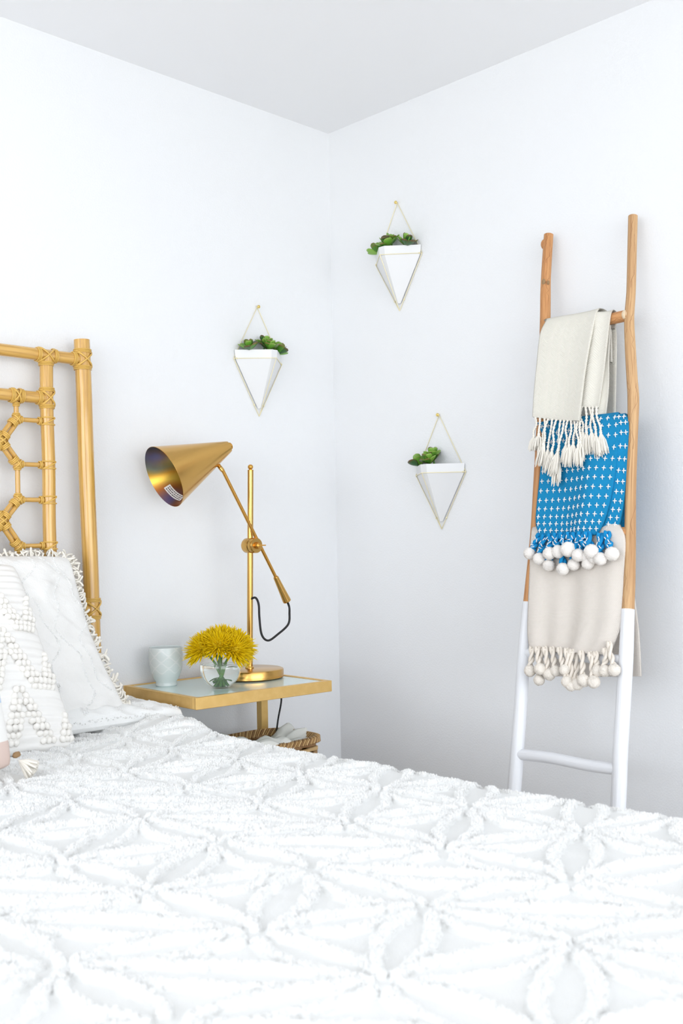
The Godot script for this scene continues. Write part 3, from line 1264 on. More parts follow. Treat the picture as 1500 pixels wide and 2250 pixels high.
func cream_throw() -> void:
	var t := thing("cream_throw", "cream herringbone throw with knotted tassels over the ladder's top rung", "blanket")
	var mb := MB.new()
	# main front fold, over the rung
	var f1 := func(u, v): return 0.005 * sin(u * 5.0 + v * 2.0) * v + 0.006 * pow(u, 4.0)
	sheet(mb, PackedVector3Array([Vector3(-0.064, 1.52, 0.905), Vector3(-0.064, 1.61, 0.905), Vector3(-0.070, 1.642, 0.903), Vector3(-0.094, 1.652, 0.898), Vector3(-0.1059, 1.6505, 0.9137), Vector3(-0.1196, 1.6120, 0.9019), Vector3(-0.1355, 1.5323, 0.9004), Vector3(-0.1514, 1.4531, 0.9004), Vector3(-0.1619, 1.3903, 0.9016)]),
		PackedVector3Array([Vector3(-0.064, 1.52, 1.08), Vector3(-0.064, 1.61, 1.08), Vector3(-0.070, 1.646, 1.076), Vector3(-0.090, 1.654, 1.072), Vector3(-0.1028, 1.6459, 1.0638), Vector3(-0.1270, 1.5752, 1.0594), Vector3(-0.1441, 1.4993, 1.0533), Vector3(-0.1602, 1.4292, 1.0520), Vector3(-0.1751, 1.3643, 1.0516)]), 40, 60, f1, 0.006)
	# second fold, tucked behind the first on its right
	var f2 := func(u, v): return 0.004 * sin(u * 6.0) * v
	sheet(mb, PackedVector3Array([Vector3(-0.068, 1.605, 1.04), Vector3(-0.068, 1.618, 1.04), Vector3(-0.072, 1.636, 1.04), Vector3(-0.090, 1.646, 1.04), Vector3(-0.1037, 1.6414, 1.0484), Vector3(-0.1185, 1.5624, 1.0352), Vector3(-0.1340, 1.4802, 1.0303), Vector3(-0.1512, 1.4038, 1.0283)]),
		PackedVector3Array([Vector3(-0.068, 1.605, 1.09), Vector3(-0.068, 1.618, 1.095), Vector3(-0.072, 1.642, 1.10), Vector3(-0.090, 1.648, 1.10), Vector3(-0.1081, 1.6295, 1.1018), Vector3(-0.1214, 1.5530, 1.0971), Vector3(-0.1356, 1.4721, 1.0928), Vector3(-0.1525, 1.3974, 1.0879)]), 24, 50, f2, 0.005, 0.2)
	# third fold, a narrow edge
	sheet(mb, PackedVector3Array([Vector3(-0.0885, 1.6175, 1.0647), Vector3(-0.1090, 1.5350, 1.0720), Vector3(-0.1298, 1.4410, 1.0714), Vector3(-0.1469, 1.3654, 1.0718)]),
		PackedVector3Array([Vector3(-0.0899, 1.6106, 1.0915), Vector3(-0.1118, 1.5312, 1.0970), Vector3(-0.1303, 1.4485, 1.1043), Vector3(-0.1496, 1.3622, 1.1030)]), 12, 30, f2, 0.005, 0.3)
	# the length hanging behind
	sheet(mb, PackedVector3Array([Vector3(-0.070, 1.63, 0.92), Vector3(-0.058, 1.60, 0.92), Vector3(-0.058, 1.50, 0.92), Vector3(-0.058, 1.38, 0.92), Vector3(-0.058, 1.28, 0.92)]),
		PackedVector3Array([Vector3(-0.0700, 1.6234, 1.0865), Vector3(-0.0580, 1.5944, 1.0876), Vector3(-0.0580, 1.4808, 1.0826), Vector3(-0.0580, 1.3825, 1.0769), Vector3(-0.0580, 1.2840, 1.0711)]), 24, 40, f2, 0.006, 0.5)
	obj("cloth", mb, M.herring, t)
	# knotted tassels along the bottom edges
	var tips := [[1176, 917, 1172, 992], [1186, 918, 1181, 985], [1196, 919, 1190, 1002], [1204, 920, 1182, 1024], [1213, 920, 1196, 1034], [1222, 921, 1203, 1040], [1231, 922, 1222, 1064], [1239, 923, 1215, 1042], [1247, 923, 1240, 1018], [1254, 924, 1245, 1026], [1262, 925, 1256, 1014], [1269, 925, 1270, 1022], [1273, 925, 1275, 1012]]
	var tops := [Vector3(-0.1682, 1.3888, 0.9130), Vector3(-0.1688, 1.3861, 0.9274), Vector3(-0.1693, 1.3835, 0.9416), Vector3(-0.1698, 1.3812, 0.9530), Vector3(-0.1700, 1.3799, 0.9655), Vector3(-0.1705, 1.3775, 0.9781), Vector3(-0.1710, 1.3751, 0.9906), Vector3(-0.1714, 1.3728, 1.0016), Vector3(-0.1716, 1.3718, 1.0125), Vector3(-0.1721, 1.3696, 1.0220), Vector3(-0.1725, 1.3674, 1.0329), Vector3(-0.1727, 1.3665, 1.0422), Vector3(-0.1728, 1.3659, 1.0489)]
	var ends := [Vector3(-0.1902, 1.2989, 0.9171), Vector3(-0.1949, 1.3054, 0.9360), Vector3(-0.1930, 1.2849, 0.9465), Vector3(-0.2062, 1.2589, 0.9465), Vector3(-0.2027, 1.2466, 0.9602), Vector3(-0.2131, 1.2347, 0.9791), Vector3(-0.2125, 1.2073, 1.0008), Vector3(-0.2159, 1.2304, 0.9931), Vector3(-0.2018, 1.2610, 1.0194), Vector3(-0.2098, 1.2508, 1.0323), Vector3(-0.2012, 1.2641, 1.0416), Vector3(-0.2103, 1.2487, 1.0639), Vector3(-0.2011, 1.2646, 1.0663)]
	for k in tops.size():
		obj("tassel", brush_tassel(tops[k], ends[k], 0.0115), M.cream_yarn, t)
	var tops2 := [Vector3(-0.1572, 1.4039, 1.0454), Vector3(-0.1575, 1.4027, 1.0560), Vector3(-0.1577, 1.4016, 1.0666), Vector3(-0.1579, 1.4004, 1.0771), Vector3(-0.1581, 1.3993, 1.0876)]
	var ends2 := [Vector3(-0.1860, 1.2902, 1.0640), Vector3(-0.1921, 1.2797, 1.0791), Vector3(-0.1869, 1.2857, 1.0928), Vector3(-0.1939, 1.2706, 1.1106), Vector3(-0.1887, 1.2765, 1.1240)]
	for k in tops2.size():
		obj("tassel", brush_tassel(tops2[k], ends2[k], 0.0115), M.cream_yarn, t)


func blue_throw() -> void:
	var t := thing("blue_throw", "bright blue throw stitched with white plus signs, with white pompoms, on the second rung", "blanket")
	var mb := MB.new()
	var f1 := func(u, v): return 0.006 * sin(u * 7.0 - v * 5.0) * v + 0.012 * exp(-pow((u - 0.80 + v * 0.10) / 0.16, 2.0)) * smoothstep(0.3, 0.8, v)
	var L1 := PackedVector3Array([Vector3(-0.120, 1.25, 0.93), Vector3(-0.120, 1.33, 0.92), Vector3(-0.128, 1.366, 0.91), Vector3(-0.150, 1.378, 0.905), Vector3(-0.1667, 1.3366, 0.9300), Vector3(-0.1786, 1.2772, 0.9335), Vector3(-0.1903, 1.2184, 0.9342), Vector3(-0.2020, 1.1601, 0.9349), Vector3(-0.2133, 1.1136, 0.9399), Vector3(-0.2202, 1.0788, 0.9560)])
	var R1 := PackedVector3Array([Vector3(-0.120, 1.25, 1.10), Vector3(-0.120, 1.33, 1.12), Vector3(-0.128, 1.370, 1.135), Vector3(-0.150, 1.380, 1.140), Vector3(-0.1677, 1.3416, 1.1547), Vector3(-0.1794, 1.2728, 1.1508), Vector3(-0.1925, 1.2173, 1.1494), Vector3(-0.2055, 1.1625, 1.1443), Vector3(-0.2173, 1.1136, 1.1350), Vector3(-0.2220, 1.0801, 1.1194)])
	sheet(mb, L1, R1, 50, 70, f1, 0.007)
	var f2 := func(u, v): return 0.003 * sin(u * 5.0)
	var L2 := PackedVector3Array([Vector3(-0.124, 1.25, 1.09), Vector3(-0.124, 1.33, 1.10), Vector3(-0.130, 1.364, 1.11), Vector3(-0.150, 1.374, 1.115), Vector3(-0.1613, 1.3437, 1.1360), Vector3(-0.1711, 1.2744, 1.1334), Vector3(-0.1845, 1.2076, 1.1318), Vector3(-0.1975, 1.1524, 1.1255), Vector3(-0.2062, 1.1088, 1.1106), Vector3(-0.2144, 1.0780, 1.1096)])
	var R2 := PackedVector3Array([Vector3(-0.124, 1.25, 1.13), Vector3(-0.124, 1.33, 1.14), Vector3(-0.130, 1.368, 1.152), Vector3(-0.150, 1.376, 1.160), Vector3(-0.1606, 1.3469, 1.1730), Vector3(-0.1717, 1.2713, 1.1746), Vector3(-0.1850, 1.2051, 1.1753), Vector3(-0.1979, 1.1505, 1.1738), Vector3(-0.2066, 1.1072, 1.1665), Vector3(-0.2133, 1.0836, 1.1563)])
	sheet(mb, L2, R2, 24, 60, f2, 0.007, 0.3)
	# the length hanging behind the rung
	sheet(mb, PackedVector3Array([Vector3(-0.145, 1.36, 0.93), Vector3(-0.118, 1.32, 0.93), Vector3(-0.116, 1.20, 0.93), Vector3(-0.116, 1.02, 0.94)]), PackedVector3Array([Vector3(-0.145, 1.36, 1.14), Vector3(-0.118, 1.32, 1.145), Vector3(-0.116, 1.20, 1.150), Vector3(-0.116, 1.02, 1.155)]), 20, 30, f2, 0.006)
	obj("cloth", mb, M.blue, t)
	# embroidered plus signs: one little cross of thick yarn, set again and again on the cloth
	var st := MB.new()
	st.tube(PackedVector3Array([Vector3(-0.0052, 0, 0), Vector3(-0.0035, 0, 0.0012), Vector3(0.0035, 0, 0.0012), Vector3(0.0052, 0, 0)]), rad([0.0006, 0.0013, 0.0013, 0.0006]), 6)
	st.tube(PackedVector3Array([Vector3(0.0004, -0.0064, 0), Vector3(0, -0.0042, 0.0018), Vector3(0, 0.0042, 0.0018), Vector3(-0.0004, 0.0064, 0)]), rad([0.0006, 0.0013, 0.0013, 0.0006]), 6)
	var cross := st.mesh()
	var dm := MB.new()
	dm.tube(PackedVector3Array([Vector3(-0.0048, -0.001, 0), Vector3(-0.003, 0, 0.0014), Vector3(0.003, 0, 0.0014), Vector3(0.0048, 0.001, 0)]), rad([0.0006, 0.0012, 0.0012, 0.0006]), 6)
	var dash := dm.mesh()
	crosses(t, cross, L1, R1, f1, 12, 13, 0.36, 0.965, 0.0)
	crosses(t, cross, L2, R2, f2, 2, 13, 0.36, 0.965, 0.42)
	# gathered twists ending in pompoms
	var tops := [Vector3(-0.2202, 1.0789, 0.9547), Vector3(-0.2225, 1.0775, 0.9698), Vector3(-0.2243, 1.0783, 0.9873), Vector3(-0.2260, 1.0802, 1.0058), Vector3(-0.2278, 1.0810, 1.0256), Vector3(-0.2297, 1.0817, 1.0452), Vector3(-0.2297, 1.0814, 1.0608), Vector3(-0.2316, 1.0821, 1.0787), Vector3(-0.2334, 1.0829, 1.0977), Vector3(-0.2244, 1.0778, 1.1283), Vector3(-0.2217, 1.0817, 1.1466), Vector3(-0.2164, 1.0781, 0.9913), Vector3(-0.2160, 1.0800, 1.0125), Vector3(-0.2161, 1.0794, 1.0441), Vector3(-0.2178, 1.0810, 1.0763)]
	var poms := [Vector3(-0.2423, 1.0383, 0.9359), Vector3(-0.2491, 1.0246, 0.9688), Vector3(-0.2544, 1.0380, 1.0024), Vector3(-0.2516, 1.0422, 1.0270), Vector3(-0.2585, 1.0475, 1.0603), Vector3(-0.2574, 1.0330, 1.0873), Vector3(-0.2479, 1.0305, 1.0988), Vector3(-0.2577, 1.0414, 1.1241), Vector3(-0.2488, 1.0260, 1.1243), Vector3(-0.2552, 1.0239, 1.1467), Vector3(-0.2489, 1.0354, 1.1737), Vector3(-0.2443, 1.0086, 0.9932), Vector3(-0.2520, 1.0000, 1.0390), Vector3(-0.2438, 1.0108, 1.0651), Vector3(-0.2434, 1.0129, 1.1043)]
	var sizes := [0.0155, 0.0155, 0.0160, 0.0165, 0.0185, 0.0160, 0.0140, 0.0180, 0.0140, 0.0155, 0.0170, 0.0150, 0.0155, 0.0150, 0.0150]
	var pm := [pompom_mesh(0.016), pompom_mesh(0.016), pompom_mesh(0.016)]
	for k in tops.size():
		var m := MB.new()
		var side := Vector3(0, 0, rng.randf_range(-0.005, 0.005))
		twisted(m, PackedVector3Array([tops[k] + Vector3(0, 0.006, 0), tops[k].lerp(poms[k], 0.35) + side, tops[k].lerp(poms[k], 0.7) - side * 0.5, poms[k]]), 0.0088, 1.6, 2)
		var o := obj("tassel", m, M.blue_yarn, t)
		for q in 5:
			var f := 0.12 + 0.13 * q
			var s := obj("yarn_stitch", dash, M.stitch, o)
			s.position = tops[k].lerp(poms[k], f) + OUT * 0.0088 + Vector3(0, 0, rng.randf_range(-0.006, 0.006)) - world_of(o)
			s.basis = Basis.from_euler(Vector3(0, -PI / 2, 0)) * Basis.from_euler(Vector3(0, 0, rng.randf() * 3))
		var p := obj("pompom", pm[k % 3], M.pompom, o)
		p.position = poms[k] - world_of(o)
		p.scale = Vector3.ONE * (sizes[k] / 0.016)
		p.rotation = Vector3(rng.randf() * TAU, rng.randf() * TAU, 0)


func crosses(t: Node3D, cross: ArrayMesh, L: PackedVector3Array, R: PackedVector3Array, fold: Callable, nu: int, nv: int, v0: float, v1: float, u0: float) -> void:
	for j in nv:
		for i in nu:
			var u := lerpf(u0, 1.0, (i + 0.5) / nu)
			var v := lerpf(v0, v1, (j + 0.5) / nv)
			var p0 = catmull(L, v).lerp(catmull(R, v), u) + OUT * fold.call(u, v)
			var pu = catmull(L, v).lerp(catmull(R, v), u + 0.01) + OUT * fold.call(u + 0.01, v)
			var pv = catmull(L, v - 0.01).lerp(catmull(R, v - 0.01), u) + OUT * fold.call(u, v - 0.01)
			var X = (pu - p0).normalized()
			var Z = X.cross(pv - p0).normalized()
			var Y = Z.cross(X)
			var o := obj("cross_stitch", cross, M.stitch, t)
			o.position = p0 + Z * 0.0003
			o.basis = Basis(X, Y, Z) * Basis.from_euler(Vector3(0, 0, rng.randf_range(-0.12, 0.12)))


func linen_throw() -> void:
	var t := thing("linen_throw", "oatmeal loose-weave throw with a pompom fringe on the ladder under the blue throw", "blanket")
	var mb := MB.new()
	var f1 := func(u, v): return 0.007 * sin(u * 9.0 + v * 1.5) * v * (0.3 + u) + 0.004 * sin(u * 23.0) * v * v
	sheet(mb, PackedVector3Array([Vector3(-0.170, 1.00, 0.93), Vector3(-0.170, 1.06, 0.93), Vector3(-0.178, 1.094, 0.925), Vector3(-0.200, 1.106, 0.920), Vector3(-0.2161, 1.0794, 0.9228), Vector3(-0.2305, 0.9876, 0.9259), Vector3(-0.2483, 0.9084, 0.9319), Vector3(-0.2617, 0.8414, 0.9379), Vector3(-0.2705, 0.7975, 0.9495)]),
		PackedVector3Array([Vector3(-0.170, 1.00, 1.12), Vector3(-0.170, 1.06, 1.14), Vector3(-0.178, 1.098, 1.155), Vector3(-0.200, 1.110, 1.160), Vector3(-0.2161, 1.0744, 1.1869), Vector3(-0.2261, 0.9995, 1.1892), Vector3(-0.2430, 0.9150, 1.1928), Vector3(-0.2565, 0.8573, 1.1858), Vector3(-0.2698, 0.8010, 1.1619)]), 60, 60, f1, 0.006)
	# back length, seen to the right of the right pole
	var f2 := func(u, v): return 0.003 * sin(u * 8.0)
	sheet(mb, PackedVector3Array([Vector3(-0.195, 1.09, 0.93), Vector3(-0.168, 1.05, 0.93), Vector3(-0.166, 0.95, 0.94), Vector3(-0.166, 0.85, 0.94), Vector3(-0.1660, 0.7221, 0.9241)]),
		PackedVector3Array([Vector3(-0.195, 1.09, 1.16), Vector3(-0.1680, 1.0523, 1.1752), Vector3(-0.1660, 0.9431, 1.1802), Vector3(-0.1660, 0.8456, 1.1904), Vector3(-0.1660, 0.7418, 1.1931)]), 30, 30, f2, 0.006)
	obj("cloth", mb, M.linen, t)
	var tops := [Vector3(-0.2739, 0.8005, 0.9574), Vector3(-0.2757, 0.8016, 0.9749), Vector3(-0.2774, 0.8030, 0.9974), Vector3(-0.2754, 0.8029, 1.0171), Vector3(-0.2774, 0.8032, 1.0393), Vector3(-0.2795, 0.8024, 1.0612), Vector3(-0.2778, 0.8009, 1.0753), Vector3(-0.2782, 0.7992, 1.1007), Vector3(-0.2785, 0.7975, 1.1257), Vector3(-0.2764, 0.7981, 1.1391), Vector3(-0.2725, 0.8076, 1.1613), Vector3(-0.2675, 0.8225, 1.1708), Vector3(-0.2677, 0.8013, 0.9801), Vector3(-0.2664, 0.7978, 1.0755)]
	var poms := [Vector3(-0.2937, 0.7514, 0.9644), Vector3(-0.2983, 0.7586, 0.9972), Vector3(-0.2908, 0.7461, 1.0179), Vector3(-0.2888, 0.7559, 1.0351), Vector3(-0.2958, 0.7608, 1.0655), Vector3(-0.3031, 0.7343, 1.0758), Vector3(-0.2988, 0.7259, 1.0841), Vector3(-0.3018, 0.7409, 1.1213), Vector3(-0.3001, 0.7395, 1.1471), Vector3(-0.2873, 0.7637, 1.1496), Vector3(-0.2909, 0.7656, 1.1712), Vector3(-0.2901, 0.7693, 1.1958), Vector3(-0.2918, 0.7309, 0.9892), Vector3(-0.2940, 0.7298, 1.0987)]
	var pm := [pompom_mesh(0.0145), pompom_mesh(0.0145)]
	for k in tops.size():
		var m := MB.new()
		var side := Vector3(0, 0, rng.randf_range(-0.004, 0.004))
		twisted(m, PackedVector3Array([tops[k] + Vector3(0, 0.008, 0), tops[k].lerp(poms[k], 0.35) + side, tops[k].lerp(poms[k], 0.7) - side * 0.5, poms[k]]), 0.0068, 1.6, 2)
		m.ball(tops[k], Vector3(0.006, 0.005, 0.009), 9, 7, 0.12, rng)
		var o := obj("tassel", m, M.linen_yarn, t)
		var p := obj("pompom", pm[k % 2], M.pompom_linen, o)
		p.position = poms[k] - world_of(o)
		p.scale = Vector3.ONE * rng.randf_range(0.92, 1.1)
		p.rotation = Vector3(rng.randf() * TAU, rng.randf() * TAU, 0)


# ---------------------------------------------------------------- gilt side table
const TOP := 0.697

func nightstand() -> void:
	var c := Vector3(-0.622, 0, 0.195)
	var t := thing("side_table", "gilt metal side table with a pale glass top between the bed and the corner", "table", c)
	t.rotation.y = deg_to_rad(-3.9)
	var W := 0.442
	var D := 0.362
	var hgt := 0.030
	var bw := 0.014
	for e in [[Vector3(0, TOP - hgt / 2, D / 2 - bw / 2), Vector3(W, hgt, bw)], [Vector3(0, TOP - hgt / 2, -D / 2 + bw / 2), Vector3(W, hgt, bw)], [Vector3(-W / 2 + bw / 2, TOP - hgt / 2, 0), Vector3(bw, hgt, D - 2 * bw)], [Vector3(W / 2 - bw / 2, TOP - hgt / 2, 0), Vector3(bw, hgt, D - 2 * bw)]]:
		var b := MB.new()
		b.box(e[0], e[1], 0.0012)
		part("frame_bar", b, M.gilt, t)
	var g := MB.new()
	g.box(Vector3(0, TOP - 0.006, 0), Vector3(W - 2 * bw - 0.001, 0.008, D - 2 * bw - 0.001), 0.0006)
	part("glass_top", g, M.glass_top, t)
	var b := MB.new()
	b.box(Vector3(W / 2 - 0.035, (TOP - hgt) / 2 + 0.008, -0.095), Vector3(0.024, TOP - hgt - 0.016, 0.024), 0.001)
	part("leg", b, M.gilt, t)
	b = MB.new()
	b.box(Vector3(0, 0.008, 0), Vector3(W, 0.016, D), 0.0015)
	part("base", b, M.gilt, t)


func rr(a: float, hx: float, hz: float) -> Vector3:
	var k := pow(pow(absf(cos(a)), 4.0) + pow(absf(sin(a)), 4.0), -0.25)
	return Vector3(cos(a) * k * hx, 0, sin(a) * k * hz)


func basket() -> void:
	var c := Vector3(-0.545, 0.016, 0.225)
	var t := thing("wicker_basket", "brown wicker basket standing on the foot of the gilt table", "basket", c)
	var top := 0.515
	var mb := MB.new()
	var shades := [Color(0.42, 0.24, 0.09), Color(0.58, 0.36, 0.15), Color(0.30, 0.16, 0.06), Color(0.66, 0.44, 0.2)]
	for row in 34:
		var y := 0.006 + row * 0.0150
		mb.tint = shades[rng.randi() % 4]
		var P := PackedVector3Array()
		for k in 72:
			var a := TAU * k / 72
			var w := (0.0042 if (k / 2 + row) % 2 == 0 else -0.0042)
			var q := rr(a, 0.155 + w, 0.105 + w)
			P.append(q + Vector3(0, y, 0))
		mb.tube(P, rad([0.0075]), 5, false, true)
	obj("woven_side", mb, M.wicker, t).position = Vector3.ZERO
	mb = MB.new()
	for s in 150:
		var a := TAU * s / 150
		mb.tint = shades[s % 4]
		var q := rr(a, 0.158, 0.108)
		var d := (rr(a + 0.09, 0.158, 0.108) - q).normalized()
		var o := q.normalized()
		mb.tube(PackedVector3Array([q + Vector3(0, top - 0.012, 0) - o * 0.012, q + d * 0.010 + Vector3(0, top + 0.006, 0), q + d * 0.022 + Vector3(0, top + 0.004, 0) + o * 0.010, q + d * 0.030 + Vector3(0, top - 0.010, 0) + o * 0.008]), rad([0.0030]), 5)
	obj("braided_rim", mb, M.wicker, t).position = Vector3.ZERO
	# white cloth liner folded over the rim and lying in soft folds
	var nz := FastNoiseLite.new()
	nz.seed = 8
	nz.frequency = 9.0
	var P := PackedVector3Array()
	for j in 30:
		for i in 90:
			var a := TAU * i / 90
			# the cloth is pulled over the rim everywhere but at the corner towards the room
			var d1 := absf(angle_difference(a, deg_to_rad(48))) / deg_to_rad(34)
			var d2 := absf(angle_difference(a, deg_to_rad(-80))) / deg_to_rad(44)
			var over := smoothstep(0.6, 1.1, d1) * smoothstep(0.6, 1.1, d2)
			var f := j / 29.0 * lerpf(0.86, 1.16, over)
			var q := rr(a, 0.158, 0.108) * maxf(f, 0.03)
			var y := top - 0.022 + 0.036 * smoothstep(0.3, 0.95, f) * over + 0.012 * sin(PI * minf(f, 1.0))
			y += nz.get_noise_2d(q.x * 0.35, q.z * 0.8) * 0.034 * (1.0 - 0.6 * smoothstep(0.9, 1.1, f))
			y += 0.008 * sin(a * 11.0 + 2.0 * nz.get_noise_2d(a * 0.1, 3.0)) * f * over
			if f > 1.04:
				y -= (f - 1.04) * 0.45
			P.append(q + Vector3(0, y, 0))
	mb = MB.new()
	mb.grid(P, 90, 30, true, Vector2(1, 1), -1.0)
	var lt := obj("liner", mb, M.liner, t)
	lt.position = Vector3.ZERO
	lt.set_meta("label", "white cloth liner")


# ---------------------------------------------------------------- lamp
func lamp() -> void:
	var t := thing("brass_lamp", "brushed brass task lamp with a cone shade and adjustable arm on the gilt table", "lamp")
	var b := Vector3(-0.507, TOP, 0.151)
	var top := Vector3(-0.508, 1.286, 0.172)
	var up := (top - b).normalized()
	var m := MB.new()
	m.lathe([Vector2(0, 0), Vector2(0.094, 0), Vector2(0.097, 0.002), Vector2(0.097, 0.021), Vector2(0.0955, 0.0245), Vector2(0.092, 0.026), Vector2(0, 0.026)], 64, b)
	obj("base", m, M.brass, t)
	m = MB.new()
	m.lathe([Vector2(0.0125, 0.026), Vector2(0.0125, 0.029), Vector2(0.0095, 0.032), Vector2(0.0095, 0.036), Vector2(0.0, 0.036)], 32, b)
	obj("collar", m, M.brass, t)
	m = MB.new()
	m.tube(PackedVector3Array([b + up * 0.026, b.lerp(top, 0.3), b.lerp(top, 0.7), top]), rad([0.0084]), 24)
	obj("pole", m, M.brass, t)
	m = MB.new()
	m.lathe([Vector2(0.0, -0.001), Vector2(0.0085, -0.001), Vector2(0.0085, 0.002), Vector2(0.004, 0.003), Vector2(0.0042, 0.004), Vector2(0.0068, 0.0065), Vector2(0.0078, 0.0105), Vector2(0.0068, 0.0145), Vector2(0.004, 0.0172), Vector2(0, 0.018)], 24, top)
	obj("finial", m, M.brass_dark, t)
	# clamp on the pole: two thick discs and a thumb screw, their axis towards the room
	var k := b + up * 0.376
	var ax := Vector3(0, 0, 1)
	var RB := Basis(Vector3(1, 0, 0), ax, Vector3(0, -1, 0))
	m = MB.new()
	m.lathe([Vector2(0, -0.012), Vector2(0.0205, -0.012), Vector2(0.0215, -0.010), Vector2(0.0215, 0.012), Vector2(0.0205, 0.014), Vector2(0, 0.014)], 40, k + ax * -0.004, RB)
	m.lathe([Vector2(0, 0), Vector2(0.0205, 0), Vector2(0.0218, 0.0015), Vector2(0.0218, 0.015), Vector2(0.0205, 0.017), Vector2(0, 0.017)], 40, k + ax * 0.012, RB)
	obj("clamp", m, M.brass, t)
	m = MB.new()
	m.lathe([Vector2(0.0195, 0.0), Vector2(0.0195, 0.0022)], 40, k + ax * 0.0099, RB)
	obj("washer", m, M.black, t)
	m = MB.new()
	m.lathe([Vector2(0.0095, 0), Vector2(0.0098, 0.005), Vector2(0.0072, 0.010), Vector2(0, 0.0125)], 24, k + ax * 0.029, RB)
	m.bar(k + Vector3(-0.002, 0, 0.035), k + Vector3(0.014, 0.0, 0.052), 0.0017, 8)
	obj("thumb_screw", m, M.brass_dark, t)
	# arm through the clamp
	var az := 0.188
	var j0 := Vector3(-0.622, 1.283, az)
	var j1 := Vector3(-0.434, 0.980, az)
	m = MB.new()
	m.bar(j0, j1, 0.0047, 14)
	obj("arm", m, M.brass_dark, t)
	m = MB.new()
	var j2 := Vector3(-0.392, 0.908, az)
	var hd := (j2 - j1).normalized()
	m.tube(PackedVector3Array([j1 - hd * 0.001, j1 + hd * 0.002, j1.lerp(j2, 0.5), j2 - hd * 0.006, j2 - hd * 0.001, j2]), rad([0.0070, 0.0078, 0.0098, 0.0122, 0.0122, 0.0110]), 24)
	obj("handle", m, M.brass, t)
	# swivel and cone shade
	var mouth := Vector3(-0.7864, 1.2616, 0.1419)
	var A := Vector3(0.903, 0.404, 0.146).normalized()
	var len := 0.221
	var tip := mouth + A * len
	var e1 := A.cross(Vector3(0, 0, 1)).normalized()
	var CB := Basis(e1, A, e1.cross(A))
	m = MB.new()
	m.lathe([Vector2(0.0868, 0.0), Vector2(0.0876, 0.0006), Vector2(0.0872, 0.002), Vector2(0.0180, len - 0.006), Vector2(0.0165, len - 0.002), Vector2(0.013, len), Vector2(0.0, len)], 72, mouth, CB)
	obj("shade", m, M.brass, t)
	var sh := t.get_child(t.get_child_count() - 1)
	m = MB.new()
	m.lathe([Vector2(0.0, len - 0.012), Vector2(0.015, len - 0.012), Vector2(0.0868, 0.0)], 72, mouth, CB)
	var ins := obj("shade_lining", m, M.shade_inside, sh)
	ins.set_meta("label", "heat-tinted metal inside of the shade")
	m = MB.new()
	m.lathe([Vector2(0.0, 0.0), Vector2(0.010, 0.0), Vector2(0.010, 0.006), Vector2(0.006, 0.009), Vector2(0.0, 0.009)], 24, tip, CB)
	obj("cap", m, M.brass_dark, sh)
	# sticker stuck to the inside of the mouth
	var stk := PackedVector3Array()
	for jj in 4:
		for ii in 10:
			var ang := lerpf(-1.02, -0.02, ii / 9.0)
			var y := lerpf(0.021, 0.040, jj / 3.0)
			var r := lerpf(0.0868, 0.015, y / (len - 0.012)) - 0.0008
			stk.append(mouth + CB * Vector3(cos(ang) * r, y, sin(ang) * r))
	m = MB.new()
	m.grid(stk, 10, 4, false, Vector2(1, 1), 1.0)
	obj("sticker", m, M.sticker, sh)
	m = MB.new()
	m.bar(j0 + Vector3(0.001, -0.002, 0), j0 + Vector3(-0.003, 0.006, -0.005), 0.0058, 14, 0.0062)
	m.bar(j0 + Vector3(-0.003, 0.006, -0.005), j0 + Vector3(-0.008, 0.026, -0.022), 0.0060, 14, 0.0056)
	obj("swivel", m, M.brass, t)
	# black cord: from the handle, looping to the pole, and from the base over the table's edge
	m = MB.new()
	m.tube(smooth_path(PackedVector3Array([j2 - hd * 0.004, j2 + hd * 0.012 + Vector3(0.001, -0.004, 0), Vector3(-0.408, 0.878, 0.215), Vector3(-0.418, 0.845, 0.220), Vector3(-0.452, 0.818, 0.212), Vector3(-0.478, 0.802, 0.200), Vector3(-0.493, 0.820, 0.190), Vector3(-0.496, 0.868, 0.185), Vector3(-0.497, 0.905, 0.184), Vector3(-0.503, 0.924, 0.178), Vector3(-0.509, 0.920, 0.163)]), 70), rad([0.0032]), 8)
	obj("cord", m, M.black, t)
	m = MB.new()
	m.tube(smooth_path(PackedVector3Array([Vector3(-0.425, TOP + 0.004, 0.115), Vector3(-0.408, TOP + 0.004, 0.112), Vector3(-0.392, TOP + 0.003, 0.120), Vector3(-0.385, 0.66, 0.138), Vector3(-0.388, 0.62, 0.150), Vector3(-0.402, 0.565, 0.150), Vector3(-0.420, 0.52, 0.16), Vector3(-0.44, 0.50, 0.18)]), 60), rad([0.0026]), 8)
	obj("cord", m, M.black, t)


# ---------------------------------------------------------------- things on the table
func cup() -> void:
	var c := Vector3(-0.752, TOP - 0.002, 0.090)
	var t := thing("ceramic_cup", "pale glazed footed cup with wavy bands at the bed side of the gilt table", "cup", c)
	var m := MB.new()
	m.lathe([Vector2(0, 0.002), Vector2(0.024, 0.002), Vector2(0.027, 0.0), Vector2(0.0290, 0.003), Vector2(0.0280, 0.009), Vector2(0.0285, 0.013), Vector2(0.036, 0.024), Vector2(0.0425, 0.042), Vector2(0.0455, 0.062), Vector2(0.0462, 0.082), Vector2(0.0462, 0.104), Vector2(0.0455, 0.1055), Vector2(0.0440, 0.104), Vector2(0.0438, 0.082), Vector2(0.0425, 0.06), Vector2(0.038, 0.036), Vector2(0.024, 0.020), Vector2(0, 0.018)], 56, Vector3.ZERO, Basis(), Vector2(1, 1.4545))
	part("body", m, M.cup, t)


